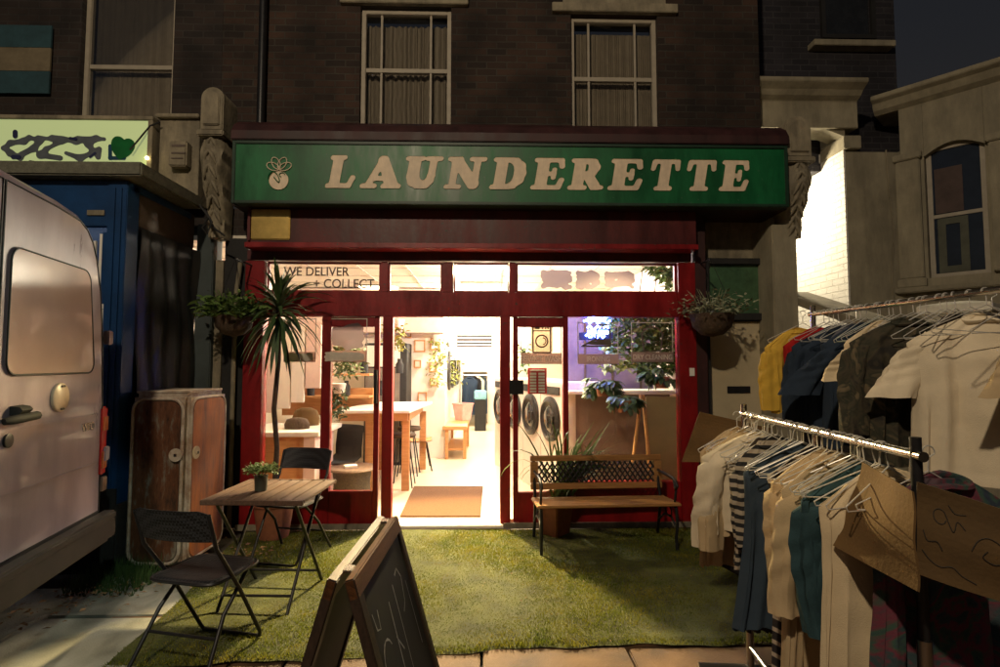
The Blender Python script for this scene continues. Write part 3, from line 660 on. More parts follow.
contour(strokes_fn(bolder(st,1.25,.003),.04), 0, 1.12, -.15, .2, 120, 44, splace(NY-.006), .006, (0,1,0)).build('smeared_lettering', M_GREYL, ns)
st = [(*U(15,132),*U(15,136),.024,.024),(*U(13,157),*U(19,157),.022,.02),(*U(30,162),*U(35,163),.018,.02),(*U(70,138),*U(76,139),.012,.014),(*U(90,157),*U(95,153),.012,.012)]
contour(strokes_fn(st,.02), 0, 1.12, -.2, .25, 120, 50, splace(NY-.012), .004, (0,1,0)).build('lettering_mark', M_NAVY, ns)
def heart(u, v):
    x = (u-1.215)*9.6; y = (v+.0)*9.6; x, y = x*math.cos(.22)-y*math.sin(.22), x*math.sin(.22)+y*math.cos(.22)
    return (x*x+y*y-1)**3 - x*x*y*y*y
contour(heart, 1.0,1.45,-.22,.22, 50,50, lambda u, v: tuple(P(u*100, 150-v*100, NY-.012)), .008, (0,1,0)).build('heart', M_HG, ns)
contour(strokes_fn(poly_st([U(110,146),U(110,158),U(124,158)],[.018]*3),.01), 1.0,1.4,-.2,.1, 50,40, splace(NY-.008), .006, (0,1,0)).build('corner_mark', mat('mark_blue',(.01,.06,.12),.5), ns)
# two bulbs on the frame
for yb in (158,178):
    bb = MB(); bb.lathe([(0,-.018),(.012,-.012),(.018,0),(.012,.012),(0,.018)], P(147,yb,NY-.05), 10); bb.build('bulb', emit('bulb_glow',(1,.8,.35),14), ns, smooth=True)

# ================================================================== KIOSK (blue container with tarp side)
kx = fx(120,4.2,400); KY = 4.2
kiosk = thing('street_kiosk', 'blue steel kiosk with a dark tarp side and lit inside behind the van', 'kiosk')
zk = P(118,181,KY).z
part('header', M_BLUE, kiosk, (kx-2.3, kx-.02, KY, KY+.06, P(105,226,KY).z, zk), bevel=.004)
part('corner_post', M_BLUE, kiosk, (kx-.15, kx, KY-.01, KY+.14, 0, zk-.003), bevel=.006)
part('corner_rib', M_BLUE, kiosk, (kx-.105, kx-.085, KY-.024, KY-.012, 0, zk-.06), (kx-.05, kx-.035, KY-.024, KY-.012, 0, zk-.06))
part('roof', M_BLUE, kiosk, (kx-2.3, kx, KY+.062, 5.1, zk-.06, zk), bevel=.004)
part('back_panel', M_BLUE, kiosk, (kx-2.3, kx-.16, 5.04, 5.1, 0, zk-.065))
part('side_panel', M_TARP, kiosk, (kx-.05, kx-.012, KY+.145, 5.16, 0, zk-.32))
part('side_board', M_PLY, kiosk, (kx-.04, kx-.006, KY+.145, 5.16, zk-.318, zk-.005))
tv = MB(); vs = []
nn, mm = 30, 40
for i in range(nn+1):
    for j in range(mm+1):
        yy = KY+.15+(.86)*i/nn; zz = .02+(zk-.36)*j/mm
        vs.append((kx-.002+.012*math.sin(i*.9+j*.15)+.014*math.sin(j*.37+i*.2)+rnd.uniform(-.002,.002)+(.02 if False else 0)+.012, yy, zz))
tv.add(vs, [(i*(mm+1)+j,(i+1)*(mm+1)+j,(i+1)*(mm+1)+j+1,i*(mm+1)+j+1) for i in range(nn) for j in range(mm)]); tv.build('tarp', M_TARP, kiosk, smooth=True)
part('name_plate', M_STONE, kiosk, (fx(88,KY,214), fx(105,KY,214), KY-.012, KY-.003, P(105,215.5,KY).z, P(105,210.5,KY).z))
for k, (yy, hh) in enumerate(((304,5),(309.5,9),(318,8),(335,6),(352,9),(366,5))):
    part('paper_notice', M_WHITE, kiosk, (kx-.24+.01*(k%2), kx-.155, KY+.0, KY+.004, P(105,yy+hh,KY).z, P(105,yy,KY).z))
part('inner_panel', M_BLUE, kiosk, (kx-.185, kx-.152, KY+.005, KY+.03, 0, P(105,232,KY).z))
part('inner_frame', M_WHITE, kiosk, (kx-.225, kx-.205, KY+.03, KY+.05, .3, P(105,233,KY).z), (kx-.27, kx-.255, KY+.03, KY+.05, .3, P(105,240,KY).z))
part('light_tube', emit('kiosk_tube', (.85,.95,1), 5), kiosk, (kx-1.6, kx-.3, KY+.5, KY+.55, zk-.16, zk-.12))
part('base_dark_strip', M_BLKP, kiosk, (kx-2.3, kx+.012, KY-.03, KY-.012, 0, .62), (kx-.009, kx+.028, KY-.012, 5.1, 0, .5))  # black strips added only to darken the lower part of the kiosk
part('shelf_board', M_WHITE, kiosk, (kx-1.8, kx-.28, KY+.9, KY+1.02, .4, zk-.3))
cn = MB(); cn.box(kx-2.6, fx(141,4.1,170), 4.1, 5.0, zk+.012, P(100,161,4.1).z); 
tag(cn.build('canopy_slab', mat('canopy_grey',(.12,.12,.09),.9,var=.3,scale=20,bump=.5), bevel=.012), 'thick grey canopy slab under the pale green shop sign above the kiosk', 'canopy')

# ================================================================== VAN
van = thing('parked_van', 'tall white van parked at left seen from its rear doors', 'van', (fx(104,3.6,400),3.6,0), R(12.3)*1)
# local: +x = to the right(rear outward), rear plane x=0 ; y from 0 (far corner) to -2.0 (near corner)
def vprof(inset=0):
    h = [(0,.5),(0,1.25),(-.035,1.7),(-.085,2.0),(-.15,2.2),(-.21,2.32),(-.28,2.40),(-.38,2.445),(-.6,2.465),(-1.1,2.475)]
    p = h + [(-2.2-a, b) for a, b in reversed(h[:-1])]
    cx = -1.1
    return [(a+(inset if a < cx-.05 else -inset if a > cx+.05 else 0), b-(inset if b > 1.9 else -inset if b < .6 else 0)) for a, b in p]
def loft(secs, name, m, parent, cap=True, smooth=True):
    b = MB(); n = len(secs[0][1]); vs = []
    for x, pr in secs: vs += [(x, a, c) for a, c in pr]
    fs = [(i*n+k, i*n+(k+1)%n, (i+1)*n+(k+1)%n, (i+1)*n+k) for i in range(len(secs)-1) for k in range(n)]
    if cap: fs += [tuple(range(n)), tuple((len(secs)-1)*n+k for k in range(n))]
    b.add(vs, fs); return b.build(name, m, parent, smooth=smooth)
loft([(-4.6,vprof(.3)),(-4.4,vprof(.05)),(-.05,vprof()),(-.018,vprof(.012)),(0,vprof(.04))], 'body', M_VAN, van)
def rrect(y0, y1, z0, z1, r, lean=0, n=5):
    pts = []
    for (cy, cz, a0) in ((y1-r,z1-r,0),(y0+r,z1-r,90),(y0+r,z0+r,180),(y1-r,z0+r,270)):
        for i in range(n+1):
            a = R(a0+90*i/n); pts.append((cy+r*math.cos(a), cz+r*math.sin(a)))
    zc = z0
    return [(y - lean*(z-z0)*(1 if y > -1 else -1)*(1 if True else 0), z) for y, z in pts]
def lean_in(pts): return [(y - (.16*(z-1.5) if y > -.6 else 0), z) for y, z in pts]
def outline(pts, x, r, name, m, parent):
    b = MB(); pp = [(x, a, c) for a, c in pts]; b.tube(pp+[pp[0], pp[1]], r, 6, caps=False); return b.build(name, m, parent, smooth=True)
# rear door panels (right one visible)
dpts = [(-.045,.62),(-.05,1.25),(-.085,1.7),(-.135,2.0),(-.20,2.2),(-.26,2.30),(-.33,2.36),(-.42,2.395),(-.65,2.41),(-1.09,2.415),(-1.09,.62)]
def mir(p): return [(-2.2-a, c) for a, c in p]
for pts_ in (dpts, mir(dpts)):
    d = MB().prism(pts_, .001, .012, 'X').build('rear_door', M_VAN, van, bevel=.008)
    outline(pts_, .010, .007, 'door_seal', M_RUB, d)
    s_ = 1 if pts_ is dpts else -1
    wp = lean_in(rrect(-1.04,-.20,1.50,2.115,.07)) if s_ == 1 else mir(lean_in(rrect(-1.04,-.20,1.50,2.115,.07)))
    MB().prism(wp, .013, .024, 'X').build('window_panel', mat('panel_amber_reflection', (.36,.24,.21), .2, var=.1, scale=1.5, coat=.5), d, bevel=.006)  # amber light reflected in the panel is put into its colour
    outline(wp, .023, .0045, 'window_seal', M_RUB, d)
    part('hinge', M_VAN, d, (.0,.035,-.055 if s_==1 else -2.185,.012 if s_==1 else -2.145,1.68,1.77), bevel=.006)
    part('hinge', M_VAN, d, (.0,.035,-.03 if s_==1 else -2.185,.03 if s_==1 else -2.145,.93,1.02), bevel=.006)
part('crease', M_VAN, van, (.0125,.018,-1.06,-.10,1.23,1.245), bevel=.002)
part('crease', M_VAN, van, (.0125,.018,-1.06,-.10,.93,.94), bevel=.002)
h = MB(); h.tube([(.03,-.79,1.30),(.05,-.83,1.295),(.05,-1.01,1.29),(.03,-1.05,1.285)], [.014,.022,.022,.016], 8); h.tube([(.012,-.88,1.33),(.02,-.98,1.33)], .045, 8, flat=.5); h.build('door_handle', M_BLKP, van, smooth=True)
MB().lathe([(.032,0),(.034,.012),(.02,.016)], (.012,-.99,1.19), 16, 'X').build('door_lock', M_BLK, van, smooth=True)
cap = MB(); cap.lathe([(.08,0),(.08,.012),(.072,.018),(0,.02)], (.012,-.56,1.37), 32, 'X'); fc = cap.build('filler_cap', mat('cap_cream',(.72,.56,.42),.35), van, smooth=True)
part('slot_mark', M_DECAL, fc, (.031,.036,-.58,-.54,1.425,1.437), (.031,.036,-.58,-.54,1.30,1.312), bevel=.002)
text_mesh('badge', 'VITO', M_CHROME, van, (.014,-.30,1.15), .065, rot=(R(90),0,R(90)), ext=.004, bold=.001)
tl = MB(); tl.box(-.06,.022,-.075,.014,.84,1.28); t_ = tl.build('tail_light', M_TAIL, van, bevel=.012)
part('amber_lens', M_TAILO, t_, (.0,.026,-.055,.018,.88,1.0), (.0,.026,-.055,.018,1.12,1.22), bevel=.006)
part('side_marker', M_STEEL, van, (.0,.03,-.045,.02,.74,.83), bevel=.005)
bp_ = MB(); bp_.prism([(-2.23,.42),(.03,.42),(.05,.5),(.02,.60),(-2.22,.60),(-2.25,.5)], -.25, .09, 'X'); bp_.build('bumper', M_VANTRIM, van, bevel=.035)
part('bumper_step', M_VANTRIM, van, (.02,.10,-2.17,-.0,.565,.615), bevel=.012)
part('rear_sill', M_BLKP, van, (-.04,.01,-2.15,-.04,.602,.64))
for (x_, y_) in ((-.95,-.22),(-.95,-1.98),(-4.0,-.22),(-4.0,-1.98)):
    w = MB(); w.lathe([(.2,-.1),(.34,-.1),(.35,-.06),(.35,.06),(.34,.1),(.2,.1)], (x_,y_,.35), 28, 'Y'); wo = w.build('wheel', M_RUB, van, smooth=True)
    MB().lathe([(.0,-.07),(.2,-.09),(.2,.09),(0,.07)], (x_,y_,.35), 20, 'Y').build('rim', M_STEEL, wo, smooth=True)
part('underbody', M_BLKP, van, (-4.3,-.3,-1.7,-.4,.34,.52))

wd = MB(); r9 = random.Random(31)
for i in range(260):
    x_ = r9.uniform(-2.85,-2.35); y_ = r9.uniform(3.75,4.2)
    a = r9.uniform(0,6.28); h_ = r9.uniform(.04,.17)*(1 if x_ < -2.4 else .6)
    for k in range(3): wd.add([(x_-.004,y_,.0),(x_+.004,y_,.0),(x_+.03*math.cos(a+k*2),y_+.03*math.sin(a+k*2),h_)], [(0,1,2)])
tag(wd.build('weeds', M_LEAFD), 'dark weeds sprouting between the van and the rusty cabinet', 'weeds', kind='stuff')
# ================================================================== RUSTY CABINET
cab = thing('rusty_cabinet', 'tall rusty metal cabinet with pale edges standing beside the tarp', 'cabinet', (fx(157,4.25,460),4.25,0), R(-1))
CW, CD, CHt = .22, .60, 1.325
M_CABE = mat('cabinet_edge', (.55,.50,.42), .6, col2=(.22,.12,.06), scale=9)
part('carcass', M_CABE, cab, (-CW,CW,.02,CD,.02,CHt), bevel=.03)
fp = MB().prism([(a,b) for a,b in rrect(-CW+.03,CW-.045,.05,CHt-.05,.09)], .003, .025, 'Y'); fp.build('front_door', M_RUST, cab, bevel=.008)
outline_b = MB(); pp = [(a,.006,b) for a,b in rrect(-CW+.02,CW-.035,.04,CHt-.04,.09)]; outline_b.tube(pp+[pp[0],pp[1]], .013, 6, caps=False); outline_b.build('door_rim', M_CABE, cab, smooth=True)
def mkside():
    b = MB().prism([(a,b_) for a,b_ in rrect(.06,CD-.04,.05,CHt-.05,.09)], CW-.005, CW+.012, 'X'); return b
M_RUST2 = mat('orange_rust', (.46,.13,.02), .55, col2=(.07,.035,.03), scale=1.6, stretch=(6,6,1.0), bump=.2, detail=10)
mkside().build('side_door', M_RUST2, cab, bevel=.006)
b = MB(); pp = [(CW+.004,a,c_) for a,c_ in rrect(.05,CD-.03,.04,CHt-.04,.09)]; b.tube(pp+[pp[0],pp[1]], .012, 6, caps=False); b.build('door_rim', M_CABE, cab, smooth=True)
MB().lathe([(.05,0),(.05,.012),(.018,.014),(.014,.03),(0,.03)], (CW-.07,-.022,.86), 20, 'Y').build('latch_plate', M_CABE, cab)
MB().lathe([(.05,0),(.05,.010),(.018,.012),(.014,.02),(0,.02)], (CW+.012,.11,.86), 20, 'X').build('latch_plate', M_PALE, cab)
part('latch_hole', M_BLKP, cab, (CW-.08,CW-.06,-.0265,-.0225,.85,.87), (CW+.0325,CW+.0345,.10,.12,.85,.87))
part('top_tray', M_CABE, cab, (-CW+.01,CW-.01,.05,CD-.05,CHt+.002,CHt+.02), bevel=.004)

# ================================================================== RIGHT OF SHOP : door, hidden door, etc
dr = thing('side_door', 'pale cream front door with letterbox and green glass above, right of the shop', 'door')
DY = 5.42
dx0, dx1 = sx(705,DY), sx(773,DY)
part('leaf', M_PALE, dr, (dx0+.03,dx1-.03,DY,DY+.05,.02,sz(321,DY)), bevel=.006)
fr = MB(); fr.box(dx0-.06,dx0+.027,DY-.10,DY+.08,0,sz(262,DY)); fr.box(dx1-.027,dx1+.05,DY-.10,DY+.08,0,sz(262,DY)); fr.box(dx0+.028,dx1-.028,DY-.06,DY+.08,sz(320,DY),sz(313,DY)); fr.box(dx0+.028,dx1-.028,DY-.06,DY+.08,sz(264,DY),sz(258,DY)); fr.build('door_frame', M_BLKP, dr, bevel=.004)
part('fanlight', mat('green_obscure_glass',(.05,.11,.055),.25,var=.4,scale=6,coat=.4,bump=.3,bscale=12), dr, (dx0+.029,dx1-.029,DY-.01,DY+.01,sz(313,DY)+.001,sz(264,DY)-.001))
part('letterbox', M_BLK, dr, (fx(727,DY,390),fx(750,DY,390),DY-.012,DY-.002,fz(393.5,DY),fz(386.5,DY)), bevel=.003)
part('lock', M_BLK, dr, (dx0+.035,dx0+.06,DY-.015,DY-.002,fz(380,DY),fz(365,DY)), (dx0+.035,dx0+.06,DY-.015,DY-.002,fz(393,DY),fz(387,DY)), bevel=.003)
part('notice', M_WHITE, dr, (fx(689,SY-.07,370),fx(694,SY-.07,370),SY-.085,SY-.08,fz(376,SY-.07),fz(368,SY-.07)))
part('wall_infill', M_STONE, dr, (dx0-.06,sx(800,DY),DY+.085,DY+.2,0,sz(180,DY)))
# porch house
PY = 5.95
ph = thing('stucco_house', 'cream stucco house with a brightly lit white porch at right', 'house')
def hx(px, Y=PY, py=200): return fx(px, Y, py)
def hz(py, Y=PY): return P(870, py, Y).z
jx = hx(847,PY,200)
part('pier', M_STONE2, ph, (jx+.003, hx(903), PY, PY+.35, 0, hz(152)))
part('porch_wall', M_WB, ph, (jx-.02, jx, PY+.004, 8.2, 0, 4.6))
part('porch_back', M_WHITE, ph, (2.4, jx-.022, 8.1, 8.2, 0, 4.6))
part('porch_ceiling', M_WHITE, ph, (2.4, jx-.022, PY+.3, 8.09, hz(118), hz(118)+.05))
# arch head
ar = MB(); ax0 = 2.5; az0 = hz(137); pts = []
for i in range(13):
    a = i/12; xx = jx+.002 - (jx-ax0)*a*.9; pts.append((xx, az0 + .22*math.sin(min(1,a*1.6)*math.pi/2)))
poly = pts + [(pts[-1][0], hz(96)), (jx+.002, hz(96))]
ar.prism(poly, PY-.002, PY+.25); ar.build('porch_arch', M_STONE2, ph)
part('impost', M_STONE2, ph, (jx-.04, jx+.16, PY-.05, PY+.4, hz(150), hz(137)-.002), bevel=.008)
part('impost_moulding', M_WHITE, ph, (jx-.05, jx-.021, PY+.41, 8.0, hz(151), hz(140)), bevel=.01)
cr_ = MB(); zc = hz(128)
cr_.prism([(PY-.25,hz(93)),(PY-.25,hz(89)),(PY+.3,hz(89)),(PY+.3,hz(130)),(PY-.05,hz(130)),(PY-.05,hz(104)),(PY-.12,hz(101)),(PY-.16,hz(97))], fx(757,PY-.2,100), hx(858), 'X'); cr_.build('porch_cornice', M_STONE2, ph, bevel=.006)
part('wall', M_BR3, ph, (fx(759,WY,60)+.004, fx(896,WY+.75,60), WY+.75, WY+.95, hz(150)-.1, ZT))
part('wall_side', M_STONE2, ph, (hx(903)+.004, hx(903)+.2, PY, PY+.75, 0, hz(150)))
part('upper_sill', M_STONE2, ph, (fx(812,WY+.65,40), fx(893,WY+.65,40), WY+.6, WY+.748, P(850,45,WY+.6).z, P(850,39,WY+.6).z), bevel=.006)
fr = MB(); fr.frame(fx(822,WY+.7,20), fx(876,WY+.7,20), P(850,38,WY+.7).z, P(850,38,WY+.7).z+1.5, .05, WY+.70, WY+.74); wq = fr.build('window', M_BLKP, ph)
part('pane', M_DGLASS, wq, (fx(824,WY+.7,20)+.04, fx(874,WY+.7,20)-.04, WY+.735, WY+.745, P(850,38,WY+.7).z+.06, P(850,38,WY+.7).z+1.4))
cc = MB(); cc.tube([P(886,150,PY-.02),P(889,190,PY-.02),P(894,230,PY-.02),P(892,280,PY-.02),P(895,300,PY-.02)], .008, 6); tag(cc.build('wall_cable', M_STONE, smooth=True), 'pale cable running down the stucco wall beside the bay window', 'cable')
# bay, canted face from A toward camera
bay = thing('bay_window', 'cream stucco bay window with arched sash at the far right', 'bay window', (hx(903), PY-.02, 0), R(-49.1))
# local: +x runs along face toward camera, -y is outward
def bpx(px):   # pixel on bay face -> local x
    a = R(-49.1); d = Vector((math.cos(a), math.sin(a), 0)); r_ = ray(px, 200); o_ = Vector((hx(903), PY-.02, 0))
    det = r_.x*(-d.y) + d.x*r_.y
    t = (o_.x*(-d.y) + d.x*o_.y)/det
    pt = Vector((r_.x*t, r_.y*t, 0)); return (pt-o_).dot(d), t
def bz(px, py):
    lx, _ = bpx(px); a = R(-49.1); o_ = Vector((hx(903), PY-.02, 0)) + Vector((math.cos(a), math.sin(a), 0))*lx
    return P(px, py, o_.y).z
x_a, x_b = bpx(928)[0], bpx(985)[0]
zsill, zspring, ztopb = bz(955,275), bz(955,150), bz(950,95)
part('wall', M_STONE2, bay, (-.02, x_a-.02, 0, .2, 0, ztopb), (x_b+.02, 2.2, 0, .2, 0, ztopb), (x_a-.019, x_b+.019, 0, .2, 0, zsill-.003))
ahead = MB(); n_ = 12; apts = [(x_a-.018 + (x_b-x_a+.036)*i/n_, zspring + .10*math.sin(math.pi*i/n_)) for i in range(n_+1)]
ahead.prism(apts + [(x_b+.018, ztopb), (x_a-.018, ztopb)], .001, .2); ahead.build('arch_head', M_STONE2, bay)
part('pilaster', M_STONE2, bay, (-.06, x_a-.05, -.07, -.002, zsill, zspring-.02), (-.08, x_a-.03, -.09, -.004, zspring-.018, zspring+.06), (-.08, x_a-.03, -.09, -.004, zsill-.1, zsill-.002), (x_b+.05, x_b+.4, -.07, -.002, zsill, zspring-.02), (x_b+.03, x_b+.42, -.09, -.004, zspring-.018, zspring+.06), bevel=.01)
part('sill', M_STONE2, bay, (-.1, 2.2, -.12, -.003, zsill-.16, zsill-.103), bevel=.01)
co = MB(); co.prism([(-.0,ztopb-.02),(-.06,ztopb+.02),(-.10,ztopb+.09),(-.16,ztopb+.12),(-.16,ztopb+.17),(.5,ztopb+.17),(.5,ztopb-.02)], -.25, 2.2, 'X'); co.build('cornice', M_STONE2, bay, bevel=.006)
fr = MB(); fr.frame(x_a-.015, x_b+.015, zsill, zspring+.10, .045, .08, .13); fr.box(x_a+.03, x_b-.03, .085, .125, (zsill+zspring)/2-.02, (zsill+zspring)/2+.02)
ws = fr.build('window_frame', M_SASH, bay, bevel=.003)
part('pane', mat('bay_glass', (.018,.025,.042), .08, var=.4, scale=2, spec=.8), ws, (x_a+.03, x_b-.03, .10, .105, zsill+.046, zspring+.055))  # bluish sky reflection put into the pane colour
inn = MB(); inn.box(x_a+.05, x_b-.18, .087, .097, (zsill+zspring)/2+.03, zspring-.15); inn.build('blind', mat('blind_pinkish',(.075,.05,.045),.8), ws)
inn = MB(); inn.frame(x_a+.06, x_b-.15, zsill+.05, (zsill+zspring)/2-.03, .07, .087, .097); inn.build('inner_frame', mat('inner_green',(.075,.08,.055),.7), ws)
# steps coping and gate pier
cp = MB(); A = P(790,291,5.3); B = P(842,318,4.4)
cp.prism([(5.5,A.z+.02),(4.3,B.z-.02),(4.3,B.z-.10),(5.5,A.z-.06)], A.x, A.x+.30, 'X')
st_ = thing('stair_wall', 'stone coped stair wall sloping down behind the clothes rail', 'wall')
cp.build('coping', M_STONE2, st_, bevel=.01)
part('wall', M_BR2, st_, (A.x+.03, A.x+.27, 4.35, 5.5, 0, B.z-.12))
gp = thing('gate_pier', 'white moulded cap of a gate pier behind the far clothes rail', 'gate pier', (P(960,310,3.9).x, 3.9, 0), R(-8))
gz = P(950,302,3.9).z
part('shaft', M_STONE2, gp, (-.16,.16,-.16,.16,0,gz-.16), bevel=.01)
capm = MB(); capm.lathe([(.24,-.155),(.25,-.13),(.28,-.10),(.30,-.09),(.30,-.03),(.10,.0),(0,.0)], (0,0,gz), 4); capm.build('cap', mat('cap_white',(.62,.6,.5),.7), gp, bevel=.006)
bw = thing('garden_wall', 'low cream rendered wall behind the hanging clothes at right', 'wall')
part('wall', M_STONE2, bw, (A.x+.6, 6.2, 4.6, 4.8, 0, 1.25), bevel=.01); part('coping', M_STONE2, bw, (A.x+.58, 6.2, 4.56, 4.84, 1.253, 1.32), bevel=.01)

# ================================================================== INTERIOR
IX0, IX1, IZ = x_l0+.02, x_r1-.02, 2.78
fl = MB(); fl.box(IX0-.8, IX1+.1, SY+.121, 16.2, -.04, zs-.004); struct('interior_floor', fl, M_IFLOOR)
ce = MB(); ce.box(IX0-.8, IX1+.1, SY+.06, 16.2, IZ, IZ+.05); ceo = struct('interior_ceiling', ce, mat('ceiling_paint',(.72,.66,.56),.8,var=.03))
cg = MB()
for i in range(9): cg.box(IX0-.8, IX1, SY+.35+i*.6, SY+.365+i*.6, IZ-.006, IZ-.001)
for i in range(8): cg.box(IX0+.1+i*.6, IX0+.115+i*.6, SY+.07, 10.2, IZ-.014, IZ-.007)
tag(cg.build('ceiling_grid', mat('grid_grey',(.45,.40,.34),.7)), kind='structure')
iw = MB(); iw.box(IX0-.85, IX0-.8, SY+.06, 9, 0, IZ); iw.box(IX1, IX1+.05, SY+.06, 16.2, 0, IZ)
PXW = fx(445, 8.9, 420)
iw.box(IX0-.8, PXW, 8.9, 9.0, 0, IZ); iw.box(PXW-.06, PXW, 9.003, 14.2, 0, IZ)
iw.box(PXW-.06, fx(463,14.2,400), 14.2, 14.3, 0, IZ); iw.box(fx(487,14.2,400), IX1, 14.2, 14.3, 0, IZ); iw.box(fx(463,14.2,400)+.002, fx(487,14.2,400)-.002, 14.2, 14.3, fz(372,14.2), IZ)
iw.box(PXW-.8, IX1, 16.2, 16.3, 0, IZ)
struct('interior_wall', iw, M_IWALL)
# dark walls behind side panels, close the box
cl = MB(); cl.box(IX0-1.0, IX0-.86, SY+.1, 9, 0, 3.2); cl.box(IX1+.06, IX1+.2, SY+.1, 16.3, 0, 3.2); cl.box(IX0-.85, IX1+.06, SY+.06, 16.4, IZ+.055, 3.1); struct('party_wall', cl, M_BR2)
# ceiling light panels
E_P = emit('panel_light', (1,.80,.52), 8.5)
cp0 = thing('ceiling_light', 'square ceiling light panel seen through the middle transom pane', 'ceiling light', (fx(488,6.0,281), 6.1, IZ), group='ceiling light panels')
part('diffuser', E_P, cp0, (-.28,.28,-.28,.28,-.03,-.022)); fr = MB(); fr.box(-.31,.31,-.31,.31,-.02,-.015); fr.build('trim', M_IWHITE, cp0)
for (x_, y_, lab) in ((-1.6,5.95,'square ceiling light panel over the left counter'),(1.2,5.95,'square ceiling light panel over the window plants'),(-1.7,8.6,'square ceiling light panel over the high table'),(-.1,8.3,'square ceiling light panel in the middle of the shop'),(-.15,10.4,'square ceiling light panel over the corridor benches'),(-.15,12.6,'square ceiling light panel at the far end of the corridor'),(-.2,15.2,'square ceiling light panel in the back room')):
    dup(cp0, (x_, y_, IZ), label=lab)
# doormat
dm = thing('doormat', 'brown coir doormat just inside the open doorway', 'doormat')
q0, q1, q2, q3 = PZ(400,517,zs), PZ(480.5,517,zs), PZ(483,487,zs), PZ(414,487,zs)
b = MB(); b.add([Vector((q.x,max(q.y,SY+.15) if i<2 else q.y+.0,zz)) for zz in (zs-.002,zs+.012) for i,q in enumerate((q0,q1,q2,q3))], [(0,1,2,3),(7,6,5,4),(0,4,5,1),(1,5,6,2),(2,6,7,3),(3,7,4,0)]); b.build('pile', M_MAT, dm)
# pink/white wall frames on the partition
pf = [(414,425,340,352),(430,440,338,350),(418,427,392,402),(414,421,360,368),(429,437,362,372),(430,438,378,386),(405,411,330,338)]
plab = ['framed notice high on the white partition left of the hanging plant','framed notice beside the hanging plant on the partition','small framed notice above the wooden shell chair','tiny pale frame beside the black fridge','pale frame under the hanging plant','lower pale frame near the corridor corner','small frame above the black fridge']
for (a,b_,c_,d_), lb_ in zip(pf, plab):
    t = thing('picture_frame', lb_, 'picture frame', group='frames on the partition')
    fr = MB(); x0_,x1_,z0_,z1_ = fx(a,8.88,380),fx(b_,8.88,380),fz(d_,8.88),fz(c_,8.88); fr.frame(x0_,x1_,z0_,z1_,.02,8.865,8.89); fr.build('frame', M_IWOOD, t)
    part('print', M_IWHITE, t, (x0_+.021,x1_-.021,8.88,8.892,z0_+.021,z1_-.021))
# terracotta/pink header band & big pinkish cabinet
hb = thing('wall_bulkhead', 'pinkish boxed bulkhead above the partition', 'bulkhead')
part('box', M_IPINK, hb, (IX0-.7, fx(443,8.7,340), 8.6, 8.896, fz(333,8.7), IZ-.02))
vt = thing('vent_grille', 'dark slatted vent grille above the corridor opening', 'vent')
vy = 9.6; vx0, vx1, vz0, vz1 = fx(457,vy,340), fx(492,vy,340), fz(347,vy), fz(333,vy)
part('housing', M_IWALL, vt, (PXW, IX1-.01, vy, vy+.2, fz(360,vy), IZ-.003))
part('backing', M_BLKP, vt, (vx0,vx1,vy-.012,vy-.003,vz0,vz1))
sl = MB(); 
for i in range(4): zz = vz0+(vz1-vz0)*(i+.5)/4; sl.box(vx0+.01,vx1-.01,vy-.03,vy-.014,zz-.008,zz+.012)
sl.build('slats', M_IPINK, vt)
# machines : dryers along left corridor wall
def machine(name, label, x, y, z0, w, d, h, face, dr_r, zc, grp, ring_m=M_STEEL):
    """front faces +x if face=1 else -x"""
    t = thing(name, label, 'washing machine' if 'washer' in name or 'washing' in name else 'dryer', (x, y, z0), 0 if face == 1 else math.pi, group=grp)
    part('cabinet', M_MACH, t, (-d,0,-w/2,w/2,0,h), bevel=.015)
    MB().lathe([(dr_r+.05,0),(dr_r+.05,.03),(dr_r,.05),(dr_r-.02,.03)], (0.001,0,zc), 28, 'X').build('door_ring', ring_m, t, smooth=True)
    MB().lathe([(dr_r-.022,0),(dr_r-.03,.02),(dr_r*.5,.045),(0,.05)], (0.003,0,zc), 28, 'X').build('door_glass', M_DGLASS, t, smooth=True)
    part('control_panel', M_BLKP, t, (.001,.012,-w*.4,w*.4,h-.14,h-.05), bevel=.004)
    part('handle', M_BLK, t, (.03,.07,dr_r*.7,dr_r*.7+.05,zc-.05,zc+.05), bevel=.006)
    return t
ordn = ['nearest','second','third','fourth','fifth']
for i in range(4):
    machine('tumble_dryer', ordn[i]+' dark round-doored dryer in the far corridor row on its left wall', PXW+.002, 9.6+i*.9, .95, .8, .05, 1.05, 1, .3, .5, 'dryers in the far corridor', M_BLK)
for i in range(4):
    machine('washing_machine', ordn[i]+' white front-loading washing machine seen through the pane right of the doorway', .735-.175*i, 6.2+i*.62, 0, .62, .7, 1.35, -1, .205, .93, 'machines right of the doorway', M_BLK).rotation_euler = (0,0,math.pi+R(17))
# long bench shelf before dryers
wb = thing('wooden_bench', 'low orange wooden bench against the corridor wall', 'bench', (fx(456,9.6,440), 9.5, 0))
part('seat', M_IWOOD, wb, (-.17,.22,-.75,.75,.50,.56), bevel=.01)
for (a, b_) in ((-.13,-.7),(.16,-.7),(-.13,.66),(.16,.66)): part('leg', M_IWOOD, wb, (a,a+.05,b_,b_+.05,0,.498))
part('shelf', M_IWOOD, wb, (-.12,.16,-.64,.64,.16,.19))
bs = thing('laundry_basket', 'pink plastic laundry basket standing on the orange wooden bench', 'basket', (fx(463,9.8,410), 9.75, .562))
MB().lathe([(.14,0),(.19,.28),(.205,.28),(.205,.30),(.18,.30),(.13,.02),(0,.02)], (0,0,0), 4).build('tub', mat('pink_plastic',(.6,.3,.27),.5), bs, bevel=.01)
